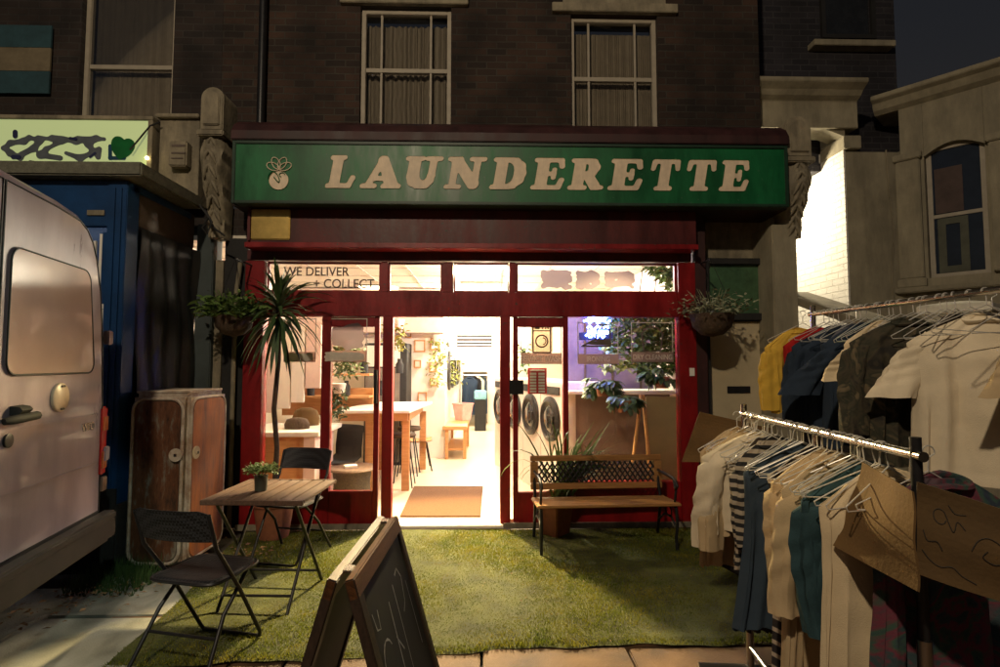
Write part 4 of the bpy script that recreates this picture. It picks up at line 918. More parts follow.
# shell chair
def shell_chair(label, x, y, rz):
    t = thing('shell_chair', label, 'chair', (x,y,0), rz)
    s = MB(); vs = []; prof = [(.20,.45),(.12,.44),(0,.43),(-.12,.44),(-.19,.48),(-.22,.6),(-.24,.75),(-.26,.84)]
    for (yy, zz) in prof:
        for k in range(7):
            a = -1+k/3; vs.append((a*.2, yy+(.02*a*a if zz < .5 else .05*a*a), zz+(.02*a*a if zz < .5 else 0)))
    s.add(vs, [(i*7+k,i*7+k+1,(i+1)*7+k+1,(i+1)*7+k) for i in range(7) for k in range(6)])
    s.add([(v[0],v[1]-.012,v[2]-.012) for v in vs], [(i*7+k,i*7+k+1,(i+1)*7+k+1,(i+1)*7+k) for i in range(7) for k in range(6)])
    s.build('shell', M_IWOOD, t, smooth=True)
    for sx_ in (-1,1):
        for sy_ in (-1,1): MB().tube([(sx_*.14,sy_*.12,.43),(sx_*.2,sy_*.2,.0)], .011, 8).build('leg', M_BLK, t)
    return t
pp_ = PZ(430,452,0); shell_chair('wooden shell chair with thin metal legs against the white partition', pp_.x, 8.0, R(-80))
# high table
tA = PZ(382,424,.98)
ht = thing('high_table', 'high table with white top and wooden trestle legs inside the doorway', 'table', (0,0,0))
t0x, t1x = fx(336,6.6,420), fx(410,6.6,420)
b = MB(); b.prism([(t0x,6.55),(t1x,6.55),(t1x+.12,8.1),(t0x+.12,8.1)], .965, 1.0, 'Z'); b.build('top', M_IWHITE, ht, bevel=.006)
part('apron', M_IWOOD, ht, (t0x+.03,t1x-.03,6.6,6.63,.87,.962), (t1x-.04,t1x-.01,6.66,8.0,.87,.962))
for (a, b_) in ((t0x+.35,6.62),(t1x-.1,6.62),(t1x-.05,7.95),(t0x+.2,7.95)): part('leg', M_IWOOD, ht, (a,a+.09,b_,b_+.06,0,.868 if True else .9), bevel=.004)
def stool(label, x, y):
    t = thing('bar_stool', label, 'stool', (x,y,0), group='stools at the high table')
    MB().lathe([(0,.0),(.15,0),(.165,.025),(.15,.05),(0,.055)], (0,0,.64), 20).build('seat', M_BARK, t, smooth=True)
    for k in range(4):
        a = R(45+90*k); MB().tube([(.08*math.cos(a),.08*math.sin(a),.64),(.2*math.cos(a),.2*math.sin(a),0)], .009, 6).build('leg', M_BLK, t)
    return t
stool('nearer brown topped stool beside the high table', fx(403,6.9,450), 6.9); stool('farther brown topped stool beside the high table', fx(409,7.6,440), 7.6)
# fridge
fg = thing('tall_fridge', 'tall dark fridge standing at the back behind the high table', 'fridge', (fx(392,8.3,380), 8.3, 0))
part('cabinet', M_BLKP, fg, (-.42,.22,0,.55,0,2.0-.12), bevel=.01); part('door', mat('fridge_grey',(.16,.14,.12),.35), fg, (-.40,.12,-.03,-.002,.08,1.5), bevel=.006); part('header', M_IWHITE, fg, (-.40,.12,-.03,-.002,1.52,1.84))
# left counter, drawers
lc = thing('service_counter', 'white topped counter with brown panel inside the left window', 'counter')
part('panel', M_IWOOD, lc, (IX0-.3, fx(308,5.9,460), 5.75, 6.3, 0, .80)); part('top', M_IWHITE, lc, (IX0-.3, fx(322,5.8,440), 5.68, 6.6, .803, .85), bevel=.006)
part('side_panel', M_IPINK, lc, (fx(309,5.9,460), fx(320,5.9,460), 5.72, 6.4, 0, .80))
def bag(label, px, py, Y, w, h, m):
    t = P(px,py,Y); z = .852 if Y < 6.6 else 1.002
    b = MB(); b.lathe([(0,0),(w*.95,0),(w,h*.4),(w*.8,h*.85),(w*.35,h),(0,h)], (0,0,0), 14); o = b.build('cloth_bundle', m, smooth=True, loc=(t.x,Y,z)); o.scale = (1,.6,1); return tag(o, label, 'bundle', 'bundles on the counter')
bag('dark brown cloth bundle lying on the left counter', 297, 428, 6.0, .14, .12, M_BARK); bag('tan paper bundle behind the dark one on the left counter', 306, 415, 6.35, .16, .2, M_CARD)
# pinkish wall units behind left pane
wu = thing('wall_cabinet', 'white and pink wall cabinets hanging inside the left window', 'cabinet')
ux = [fx(p,6.9,370) for p in (262,278,292,306,322)]
for i in range(4): part('cupboard_door', [M_IPINK,M_IWALL,M_IWHITE,M_IPINK][i], wu, (ux[i]+.006,ux[i+1]-.006,6.85,6.9,fz([412,408,402,388][i],6.9),fz(325,6.9)), bevel=.006)
part('carcass', M_IPINK, wu, (ux[0],ux[4],6.903,7.2,fz(388,6.9),fz(322,6.9)))
wu2 = thing('wall_shelf', 'open orange wooden shelves with dark jars behind the left counter', 'shelf')
part('back', M_IWOOD, wu2, (ux[0],ux[4]+.5,7.6,7.65,.85,fz(388,7.6)))
for zz in (1.1,1.4): part('board', M_IWOOD, wu2, (ux[0],ux[4]+.5,7.35,7.597,zz,zz+.03))
jcol = ['topmost left','low','second high','lower middle','high right','low right','end']
for i in range(7):
    jr = MB(); jr.lathe([(0,0),(.05,0),(.055,.12),(.03,.16),(.03,.2),(0,.2)], (ux[0]+.2+i*.24,7.45,1.132 if i%2 else 1.432), 10)
    tag(jr.build('jar', M_BLKP, smooth=True), 'one of the dark jars lined up on the orange wall shelves', 'jar', 'dark jars on the wall shelves')
# round drum table & black chair
dt = thing('drum_table', 'round black drum table behind the narrow left pane', 'table', (fx(352,5.95,480),5.95,0))
MB().lathe([(0,0),(.20,0),(.19,.3),(.21,.42),(0,.42)], (0,0,0), 28).build('drum', mat('wicker_dark',(.05,.04,.03),.7,var=.5,scale=60,bump=.6,bscale=120), dt, smooth=True); MB().lathe([(0,.423),(.26,.423),(.27,.435),(.26,.45),(0,.45)], (0,0,0), 28).build('top', M_WOODD, dt, smooth=True)
mg = MB(); mg.box(-.07,.06,-.05,.05,.452,.475); mgo = mg.build('magazine', M_IWHITE, rz=.4); mgo.location = (fx(352,5.95,480),5.9,0); tag(mgo, 'small white folded leaflet on the black drum table', 'leaflet')
shell = shell_chair('dark curved chair behind the black drum table', fx(336,6.25,460), 6.3, R(150)); 
for ch in shell.children:
    if ch.name.startswith('shell'): ch.data.materials[0] = M_BLKP
# right window display
pb = thing('display_partition', 'beige display partition with a pale ledge behind the right window', 'partition')
px0_, px1_ = fx(569,5.75,440), fx(642,5.75,440)
part('board', mat('ply_beige',(.14,.10,.08),.5,var=.3,scale=4), pb, (px0_,IX1-.01,5.95,6.0,0,fz(394,5.95)), bevel=.004)
part('ledge', M_IWHITE, pb, (px0_,IX1-.01,5.75,6.3,fz(394,5.95)+.003,fz(394,5.95)+.04), bevel=.006)
ds = thing('display_backdrop', 'tall dusky violet backdrop panel added behind the neon sign and the ivy in the right window', 'screen')  # panel added to darken the background of the right window
part('panel', mat('backdrop_violet',(.10,.08,.13),.7,col2=(.22,.17,.22),scale=5,bump=.2), ds, (fx(566,6.5,340),IX1-.012,6.5,6.54,0,2.12), bevel=.004)
for px_ in (585,612,640,664): part('backdrop_post', M_BARK, ds, (fx(px_,6.49,340)-.012,fx(px_,6.49,340)+.012,6.47,6.497,.9,2.1), bevel=.003)
rb = thing('leaning_board', 'pale plywood board leaning inside the right end of the window', 'board')
b = MB(); b.box(fx(646,5.62,430), fx(677,5.62,430), 5.60, 5.63, .1, fz(397,5.62)); b.build('sheet', mat('ply_pale',(.26,.20,.10),.7,var=.1,scale=5), rb)
ea = MB(); ea.tube([P(641,395,5.5), P(633,462,5.45)], .018, 8); ea.tube([P(643,395,5.52),P(650,470,5.55)], .018, 8); tag(ea.build('easel_leg_pair', M_IWOOD), 'wooden easel legs standing before the display partition', 'easel')
# price list poster
pl = thing('price_list', 'red and white price list poster on the pane right of the doorway', 'poster')
x0_, x1_, z0_, z1_ = sx(528), sx(547), sz(394), sz(368)
part('sheet', mat('poster_red',(.5,.03,.03),.6), pl, (x0_,x1_,SY+.012,SY+.016,z0_,z1_))
cells = MB(); 
for r_i in range(7):
    for c_i in range(2):
        a = x0_+.02+c_i*(x1_-x0_-.02)/2; cells.box(a, a+(x1_-x0_)/2-.03, SY+.009, SY+.011, z0_+.012+r_i*(z1_-z0_-.05)/7, z0_+.012+(r_i+.72)*(z1_-z0_-.05)/7)
cells.build('price_rows', M_IWHITE, pl)
hd = part('heading', M_IWHITE, pl, (x0_+.02,x1_-.02,SY+.009,SY+.011,z1_-.03,z1_-.014))
# neon sign (blue)
ne = thing('neon_sign', 'bright blue neon sign glowing behind the iron decal', 'neon sign')
nn = MB(); cx_, cz_ = fx(597,5.6,328), fz(330,5.6); NEON = (cx_, cz_)
nn.tube([(cx_-.14+.28*i/10, 5.6, cz_+.09+.015*math.sin(i*2)) for i in range(11)], .012, 8)
nn.tube([(cx_-.10+.22*i/10, 5.6, cz_+.02+.03*math.sin(i*1.6)) for i in range(11)], .012, 8)
nn.tube([(cx_-.12+.2*i/10, 5.6, cz_-.06+.02*math.sin(i*1.9)) for i in range(11)], .012, 8)
nn.build('neon_tube', emit('neon_blue',(.06,.10,1),60), ne, smooth=True)
nt2 = MB(); nt2.tube([(cx_-.09,5.62,cz_-.02),(cx_+.12,5.62,cz_-.02)], .02, 8); nt2.tube([(cx_-.09,5.62,cz_+.125),(cx_+.1,5.62,cz_+.125)], .016, 8); nt2.build('neon_core', emit('neon_white',(.25,.40,1),30), ne, smooth=True)
part('backboard', M_BLKP, ne, (cx_-.18,cx_+.18,5.66,5.67,cz_-.10,cz_-.02))

# ---------------------------------------------------------------- plants
def leaf(mb, p, d, L_, w, droop=.3, seg_=4, roll=0):
    d = Vector(d).normalized(); side = d.cross(Vector((0,0,1)))
    if side.length < .1: side = Vector((1,0,0))
    side.normalize(); side = (Matrix.Rotation(roll, 3, d) @ side)
    vs = []; q = Vector(p)
    for i in range(seg_+1):
        t = i/seg_; ww = w*math.sin(math.pi*(.12+.88*t))**.7 if i < seg_ else 0.0005
        vs += [q - side*ww/2, q + side*ww/2]; dd = d + Vector((0,0,-droop*t*2)); q = q + dd.normalized()*L_/seg_
    mb.add(vs, [(2*i,2*i+1,2*i+3,2*i+2) for i in range(seg_)])
def rdir(r, up=.3): 
    a = r.uniform(0,6.283); return Vector((math.cos(a), math.sin(a), r.uniform(-.6,1)+up))
# dracaena
dp_ = P(279,290,4.98)
yc = thing('dracaena', 'tall spiky potted dracaena with drooping leaves against the left red window', 'plant', (dp_.x,4.98,0))
r3 = random.Random(11)
MB().lathe([(0,0),(.13,0),(.17,.3),(.18,.3),(.18,.33),(.15,.33),(.14,.28),(0,.28)], (0,0,0), 20).build('pot', M_TERR, yc, smooth=True)
hz_ = P(280,302,4.98).z
MB().tube([(0.0,0,.25),(.015,0,.8),(-.02,0,1.15),(.012,.0,1.6),(0,0,hz_-.05)], [.026,.022,.022,.02,.022], 10).build('trunk', M_BARK, yc, smooth=True)
lv = MB()
for i in range(92):
    t = i/92; a = i*2.4; el = R(82-130*t); d = Vector((math.cos(a)*math.cos(el), math.sin(a)*math.cos(el)*.8, math.sin(el)))
    leaf(lv, (0,0,hz_-.22*t+.02), d, r3.uniform(.36,.64)*(1 if t > .2 else .7), .038, droop=.3+.95*t, seg_=6, roll=r3.uniform(-.4,.4))
lv.build('leaves', M_LEAFD, yc)
# hanging baskets
def basket(label, px, py, Y, r, m, seed, hw, dens=260, L_=.09):
    c_ = P(px,py,Y); t = thing('hanging_basket', label, 'hanging basket', (c_.x,Y,c_.z), group='hanging baskets either side of the shopfront')
    MB().lathe([(0,-r),(r*.5,-r*.87),(r*.87,-r*.5),(r,0),(r*1.02,.015),(r*.93,.015),(0,-.01)], (0,0,0), 22).build('bowl', M_BARK, t, smooth=True)
    lv = MB(); r_ = random.Random(seed)
    for i in range(dens):
        a = r_.uniform(0,6.283); rr = r*math.sqrt(r_.random()); 
        d = Vector((math.cos(a)*rr/r, math.sin(a)*rr/r, r_.uniform(.1,1.2)))
        L2 = r_.uniform(.4,1)*hw
        base = Vector((math.cos(a)*rr, math.sin(a)*rr, 0)); tip = base + d.normalized()*L2*r_.uniform(.3,1)
        leaf(lv, tip, rdir(r_), L_*r_.uniform(.5,1.1), L_*.32, .4, 3, r_.uniform(-1,1))
    lv.build('foliage', m, t)
    sm = MB()
    for i in range(36):
        a = r_.uniform(0,6.283); rr = r*.6*r_.random(); sm.tube([(math.cos(a)*rr,math.sin(a)*rr,0),(math.cos(a)*(rr+.05),math.sin(a)*(rr+.05),hw*.6),(math.cos(a)*(rr+.1),math.sin(a)*(rr+.1),hw*r_.uniform(.6,1))], .0025, 4)
    sm.build('stems', m, t)
    br_ = MB(); br_.tube([(0,.0,hw+.28),(0,.33,hw+.28)], .008, 6); 
    for k in range(3): a = R(90+120*k); br_.tube([(r*math.cos(a),r*math.sin(a),0),(0,0,hw+.28)], .0025, 4)
    br_.build('bracket', M_BLK, t)
    return t
basket('hanging basket of trailing green leaves on the left of the shopfront', 234, 318, 4.9, .17, M_LEAFG, 5, .26, 700)
basket('hanging basket of pale flowers left of the cream side door', 712, 316, 5.0, .20, M_LEAFP, 6, .26, 420, .06)
# terracotta planter & long grass leaves
tp = P(545,535,5.0)
pt = thing('planter_plant', 'terracotta planter with long arching grassy leaves behind the bench', 'plant', (tp.x+.12,5.02,0))
MB().lathe([(0,0),(.14,0),(.18,.30),(.205,.30),(.205,.36),(.18,.36),(.165,.30),(0,.30)], (-.03,0,0), 4).build('pot', M_TERR, pt, bevel=.01)
lv = MB(); r4 = random.Random(4)
for i in range(80):
    a = r4.uniform(-.8,1.9) if i % 3 else r4.uniform(0,6.28); d = Vector((math.cos(a)*.45+.12, math.sin(a)*.1, 1))
    leaf(lv, (r4.uniform(-.05,.12),r4.uniform(-.04,.04),.3), d, r4.uniform(.45,.85), .024, droop=r4.uniform(.1,.9), seg_=8, roll=r4.uniform(-.6,.6))
for i in range(26): leaf(lv, (.05,r4.uniform(-.03,.05),.45+.03*i%.2), Vector((1,-.05,.75)), r4.uniform(.6,.95), .024, droop=r4.uniform(.7,1.1), seg_=9, roll=r4.uniform(-.4,.4))
lv.build('leaves', M_LEAFG, pt)
# monstera on ledge
def monstera(label, px, py, Y, n, seed, spread):
    c_ = P(px,py,Y); t = thing('leafy_plant', label, 'plant', (c_.x,Y,c_.z), group='plants on the window ledge'); r_ = random.Random(seed)
    lv = MB(); sm = MB()
    for i in range(n):
        a = r_.uniform(0,6.283); el = r_.uniform(-.5,.5); d = Vector((math.cos(a),math.sin(a)*.4,el)); q = d*r_.uniform(.3,1)*spread
        sm.tube([(0,0,.0), q*.5+Vector((0,0,.03)), q], .004, 5)
        for k in range(7):
            an = a+R(-75+25*k); leaf(lv, q, Vector((math.cos(an)*.8,math.sin(an)*.25-.25,-.35+.35*math.sin(an*2))), .15*(1-.35*abs(k-3)/3), .05, .5, 4, r_.uniform(-.3,.3))
    lv.build('leaves', M_LEAFD, t); sm.build('stems', M_LEAFG, t); 
    MB().lathe([(0,-.12),(.06,-.12),(.08,0),(0,0)], (0,.0,-.005), 14).build('pot', M_TERR, t, smooth=True)
monstera('broad leaved plant spilling over the ledge under the iron decal', 603, 384, 5.6, 18, 2, .22)
monstera('broad leaved plant low in front of the easel', 624, 400, 5.45, 12, 5, .16)
monstera('broad leaved plant at the right end of the ledge', 662, 376, 5.55, 14, 8, .2)
# climbing foliage in right window
cf_ = thing('climbing_plant', 'dense climbing ivy filling the right end of the shop window inside', 'plant')
lv = MB(); r5 = random.Random(9)
for i in range(4200):
    px = r5.uniform(600,677); py = r5.uniform(266,372)
    if py < 294 and px < 676-(py-264)*0 - (300-py)*1.1+5: continue
    if r5.random() > .25+.75*(px-600)/76: continue
    leaf(lv, P(px,py,r5.uniform(5.7,5.95)), rdir(r5,-.3), r5.uniform(.06,.11), .04, .4, 3, r5.uniform(-1,1))
lv.build('leaves', M_LEAFG, cf_)
vine = MB()
for px in (640,655,668): vine.tube([P(px,372,5.8),P(px+4,340,5.85),P(px-3,310,5.8),P(px+3,268,5.85)], .006, 5)
vine.build('stems', M_BARK, cf_)
def trailing(label, px, py, Y, w, h, n, seed, m=M_LEAFY):
    c_ = P(px,py,Y); t = thing('trailing_plant', label, 'plant', (c_.x,Y,c_.z), group='trailing plants inside the shop'); r_ = random.Random(seed); lv = MB()
    for i in range(n): leaf(lv, (r_.gauss(0,w/3),r_.gauss(0,w/3),-h*r_.random()**1.3), rdir(r_,-.4), .07, .03, .5, 3, r_.uniform(-1,1))
    lv.build('leaves', m, t); MB().lathe([(0,-.06),(.07,-.06),(.09,.05),(0,.05)], (0,0,0), 12).build('pot', M_IWHITE, t, smooth=True)
    return t
trailing('yellow green plant hanging at the top left of the doorway', 397, 324, 6.4, .16, .3, 160, 1)
trailing('trailing plant hanging at the end of the white partition', 438, 338, 8.6, .22, .75, 200, 2)
trailing('trailing plant above the dark dryers', 453, 355, 9.7, .24, .5, 200, 3)
trailing('leafy plant hanging behind the narrow left pane', 345, 345, 5.9, .26, .35, 260, 4, M_LEAFG)
trailing('dark leafy plant standing low behind the narrow left pane', 338, 388, 6.1, .14, .35, 150, 6, M_LEAFD)
trailing('small plant at the top right of the doorway pane', 523, 345, 7.0, .16, .35, 110, 7, M_LEAFG)
# back room hanging clothes
bk = [(470,'navy'),(474,'black'),(478,'white'),(482,'denim')]

# ================================================================== CLOTHES
def hanger_mesh():
    b = MB(); W_ = .21
    b.tube([(-W_,0,-.155),(-.02,0,-.06),(0,0,-.05),(.02,0,-.06),(W_,0,-.155),(W_-.005,0,-.168),(0,0,-.168),(-W_+.005,0,-.168),(-W_,0,-.155)], .0021, 5)
    b.tube([(0,0,-.05),(0,0,-.012),(.012,0,-.004)]+[(.0+.018*math.cos(a),0,.004+.018*math.sin(a)) for a in [R(-20+22*i) for i in range(10)]], .0021, 5)
    return b
hz0 = hanger_mesh().build('wire_hanger', M_WIRE); hanger_used = [False]
def hang_hanger(loc, rz, label, group, tilt=0):
    if not hanger_used[0]: o = hz0; hanger_used[0] = True
    else: o = hz0.copy(); C.objects.link(o)
    o.location = loc; o.rotation_euler = (tilt, rnd.uniform(-.08,.08), rz)
    return tag(o, label, 'hanger', group)
def garment(name, label, cat, x, y, zr, rz, W_, L_, slv, m, seed, flare=1.1, t=.05, neck=.16, m2=None, drop=0, shape='top'):
    r_ = random.Random(seed); o = MB(); n = 90; rows = 34; vs = []
    ph = [r_.uniform(0,6.28) for _ in range(6)]; top = -.045-drop
    k1, k2, k3 = r_.choice((5,6,7)), r_.choice((11,12,13)), r_.choice((19,21,23))
    for i in range(rows+1):
        v = i/rows; dist = L_*v
        if shape == 'top':
            u = min(1, dist/.07); w = (.065 + (W_/2-.065)*u**.9) if u < 1 else W_/2*(1 - .10*math.sin(min(1,(dist-.07)/.3)*math.pi/2) + (flare-1+.06)*v)
            z = top - .10*u - max(0, dist-.07)
        else: w = W_/2*(1+(flare-1)*v); z = top - dist
        th = t*(.30+.70*min(1,v*5)); amp = .018*min(1,v*1.5)+.002; th *= (1.12 if v > .965 else 1)
        for k in range(n):
            a = 2*math.pi*k/n; c_, s_ = math.cos(a), math.sin(a)
            dr_ = .5*math.sin(2.2*v+ph[4])
            fold = amp*(math.sin(k1*a+ph[0]+dr_)+.9*(1-2*abs(math.sin((k2*a+ph[1]-dr_*1.5)/2)))+.4*math.sin(k3*a+ph[2]+v*2))
            wr = .004*math.sin(v*38+3*a+ph[5])*math.exp(-v*3)
            xx = w*math.copysign(abs(c_)**.8, c_)*(1-.02*math.sin(k1*a+ph[0])); yy = th*s_ + fold*(.35+.65*abs(s_)) + wr
            zz = z + (.010*math.sin(3*a+ph[3])+.006*math.sin(8*a))*v*v
            vs.append((xx + fold*.25*c_ + .012*math.sin(v*3+ph[4])*v, yy + .02*v*v*math.sin(ph[3]), zz))
    o.add(vs, [(i*n+k, i*n+(k+1)%n, (i+1)*n+(k+1)%n, (i+1)*n+k) for i in range(rows) for k in range(n)] + [tuple(range(n))])
    g_ = o.build(name, m, smooth=True, loc=(x,y,zr), rz=rz); tag(g_, label, cat)
    if shape == 'top' and cat not in ('trousers',):
        cl_ = MB(); cl_.tube([(.072*math.cos(a), t*.42*math.sin(a)-.004, top-.006+.014*math.sin(a)-.012*abs(math.cos(a))) for a in [2*math.pi*i/24 for i in range(25)]], .010 if cat in ('coat','jacket','shirt') else .006, 6, caps=False, flat=1.4)
        cl_.build('collar', m2 or m, g_, smooth=True)
    if slv:
        for sgn in (-1,1):
            s = MB(); N_ = 18; vs = []; q_ = 26; short = slv < .31; out = r_.uniform(.5,.75) if short else r_.uniform(.16,.30); bend = r_.uniform(-.06,.10)
            for i in range(-2, N_+1):
                u = max(0, i)/N_; rr = {-2:.012,-1:.045}.get(i, 1); zoff = {-2:.045,-1:.022}.get(i, 0)
                cx_ = sgn*(W_/2 - .055 + slv*(out*u - .12*u*u)); cz_ = top-.125 - slv*(.80 if short else .95)*u + zoff; cy_ = .01*math.sin(u*4+ph[0]) - bend*slv*u*u
                rx = ((.080+.012*u) if short else (.070-.018*u)) if i >= 0 else rr; ry = (.040-.006*u) if i >= 0 else rr*.6
                for k in range(q_):
                    a = 2*math.pi*k/q_; wob = 1 + (.13*math.sin(4*a+ph[1]+u*2)+.09*math.sin(7*a+ph[2]-u*3) if i >= 0 else 0)
                    cr_ = .006*math.sin(u*26+2*a+ph[3])*math.sin(math.pi*min(1,u*1.2))
                    vs.append((cx_+rx*math.cos(a)*wob+cr_, cy_+ry*math.sin(a)*wob+cr_*.6, cz_ - sgn*math.cos(a)*.02*(1-u)+(.002*math.sin(5*a) if i==N_ else 0)))
            M_ = N_+3
            s.add(vs, [(i*q_+k, i*q_+(k+1)%q_, (i+1)*q_+(k+1)%q_, (i+1)*q_+k) for i in range(M_-1) for k in range(q_)] + [tuple(range(q_))])
            s.build('sleeve', m2 or m, g_, smooth=True)
    return g_
def rail_pt(a, b, t): return a + (b-a)*t
RF = 1.30; fa = Vector((fx(744,2.72,418),2.72,RF)); fb = Vector((fx(916,1.48,455),1.48,RF))
fr_dir = math.atan2(fb.y-fa.y, fb.x-fa.x)
RR = 1.85; ra = Vector((fx(813,3.15,313),3.15,RR)); rb_ = Vector((fx(1030,2.0,288),1.9,RR))
def rack(label, a, b, extra=.0):
    t = thing('clothes_rail', label, 'clothes rail', (0,0,0))
    d = (b-a).normalized(); side = Vector((-d.y,d.x,0))
    MB().tube([a-d*.03, b+d*.03], .0145, 12).build('rail', M_CHROME, t, smooth=True)
    for p in (a, b):
        MB().tube([(p.x,p.y,.06),(p.x,p.y,p.z*.62)], .018, 12).build('lower_post', M_STEEL, t, smooth=True)
        MB().tube([(p.x,p.y,p.z*.62),(p.x,p.y,p.z+.05)], .0145, 12).build('post', M_BLK if label.startswith('nearer') and p is b else M_CHROME, t, smooth=True)
        f_ = MB(); f_.tube([(p.x-side.x*.25,p.y-side.y*.25,.06),(p.x+side.x*.25,p.y+side.y*.25,.06)], .016, 10); f_.build('foot', M_STEEL, t)
        for sg in (-1,1): MB().lathe([(0,-.012),(.025,-.012),(.025,.012),(0,.012)], (p.x+side.x*.24*sg,p.y+side.y*.24*sg,.027), 12, 'X').build('castor', M_RUB, t)
    MB().tube([(a.x,a.y,.16),(b.x,b.y,.16)], .0125, 10).build('bottom_bar', M_STEEL, t)
    return t
rack('nearer chrome clothes rail at the lower right', fa, fb); rack('taller farther clothes rail at the right', ra, rb_)
# front rail garments: (t along rail, name, label, cat, W, L, sleeve, mat, yaw)
FG = [
 (.04,'dress','long beige dress hanging at the far end of the nearer rail','dress',.40,.62,.0,'beige',.1,1.05),
 (.10,'cardigan','beige cardigan with long sleeves next to the long beige dress','cardigan',.44,.42,.42,'beige',.25,1.0),
 (.20,'jumper','off white jumper with a dark smudge on its sleeve on the nearer rail','jumper',.48,.42,.42,'white',-.2,1.05),
 (.26,'trousers','plain dark brown trousers hanging behind the striped shirt','trousers',.30,.80,.0,'brown',.0,1.0),
 (.33,'striped_shirt','black and cream striped shirt on the nearer rail','shirt',.36,.50,.32,'stripe',.1,1.0),
 (.45,'denim_dress','long dark blue denim dress in the middle of the nearer rail','dress',.46,.70,.0,'denim',-.1,1.25),
 (.55,'striped_dress','dark dress with thin white bands half hidden behind the cream coat','dress',.40,.85,.0,'stripe2',0,1.0),
 (.60,'blouse','beige blouse with wide half sleeves before the denim dress','blouse',.44,.48,.36,'beige',.1,1.05),
 (.68,'long_coat','long cream coat reaching below the cardboard sheet','coat',.46,.85,.40,'beige',.1,1.15),
 (.79,'knit_jumper','teal blue knitted jumper hanging under the cardboard sheet','jumper',.46,.44,.40,'teal',.1,1.05),
 (.87,'tunic','cream tunic between the teal jumper and the tie dyed top','tunic',.42,.80,.0,'cream',.0,1.1),
 (.95,'tie_dye_shirt','dark tie dyed shirt with red and green swirls by the black post','shirt',.44,.60,.0,'tie',0,1.1)]
for i, (t, nm, lb, ct, W_, L_, sl_, mk, yw, fl_) in enumerate(FG):
    off = {0:-.07,1:-.06,2:-.06,3:-.02,4:-.05,11:.10}.get(i,.0)
    p = rail_pt(fa, fb, t); garment(nm, lb, ct, p.x+.02+off, p.y, p.z-.03, yw, W_, L_, sl_, K[mk], 40+i, fl_, t=.035)
    hang_hanger((p.x+off*.8, p.y, p.z-.005), yw, 'wire hanger carrying the '+nm.replace('_',' ')+' on the nearer rail', 'hangers carrying clothes')
    C.objects[-1] if False else None
for i in range(34):
    t = .02+.9*(i+rnd.uniform(-.3,.3))/34; p = rail_pt(fa, fb, t)
    hang_hanger((p.x+rnd.uniform(-.01,.01), p.y, p.z-.005), rnd.uniform(-.35,.45), 'one of the bare wire hangers bunched along the nearer rail', 'bare wire hangers on the nearer rail', rnd.uniform(-.25,.25))
RG = [
 (.02,'yellow_cardigan','mustard yellow cardigan at the far end of the farther rail','cardigan',.42,.44,.36,'yellow',.0,1.0),
 (.07,'red_top','bright red top beside the mustard cardigan','top',.42,.48,.0,'red',.0,1.0),
 (.13,'navy_jacket','navy jacket with open front beside the red top','jacket',.50,.52,.42,'navy',-.1,1.0),
 (.22,'grey_shirt','grey shirt peeping from under the navy coat','shirt',.34,.50,.0,'grey',.1,1.0),
 (.28,'navy_coat','long dark navy coat in front of the grey shirt','coat',.44,.60,.3,'navy',-.15,1.1),
 (.38,'green_top','bright green top hanging behind the cream tee','top',.42,.56,.0,'green',0,1.05),
 (.44,'cream_tee','cream short sleeved tee on the farther rail','t-shirt',.44,.44,.20,'cream',.1,1.0),
 (.56,'camouflage_jacket','dark camouflage jacket in the middle of the farther rail','jacket',.52,.62,.42,'camo',-.15,1.0),
 (.66,'brown_blouson','dark brown blouson next to the camouflage jacket','jacket',.34,.52,.0,'brown',.0,1.0),
 (.74,'cream_shirt','large cream shirt with wide sleeves near the right edge','shirt',.54,.68,.28,'white',-.4,1.12),
 (.90,'beige_shirt','beige shirt behind the hanging brown sack','shirt',.48,.72,.26,'beige',.0,1.1)]
for i, (t, nm, lb, ct, W_, L_, sl_, mk, yw, fl_) in enumerate(RG):
    p = rail_pt(ra, rb_, t); garment(nm, lb, ct, p.x+{'cream_shirt':.06,'brown_blouson':.05,'cream_tee':-.04,'camouflage_jacket':-.06,'beige_shirt':.22,'yellow_cardigan':-.10,'red_top':-.03}.get(nm,.02), p.y, p.z-.05, yw, W_, L_, sl_, K[mk], 80+i, fl_, t=.05)
    hang_hanger((p.x+{'cream_shirt':.1,'yellow_cardigan':-.08}.get(nm,0), p.y, p.z-.005), yw, 'wire hanger carrying the '+nm.replace('_',' ')+' on the farther rail', 'hangers carrying clothes')
for i in range(14):
    t = .1+.75*i/14; p = rail_pt(ra, rb_, t)
    hang_hanger((p.x, p.y, p.z-.005), rnd.uniform(-.5,.5), 'one of the bare wire hangers spread along the farther rail', 'bare wire hangers on the farther rail', rnd.uniform(-.2,.2))
p = rail_pt(ra, rb_, .93); garment('brown_sack', 'dark brown hessian sack hanging at the right edge over the farther rail', 'sack', p.x+.2, p.y-.02, p.z+.02, 0, .5, .42, 0, cloth('hessian',(.10,.065,.028),.3), 99, 1.0, t=.04, shape='flat')
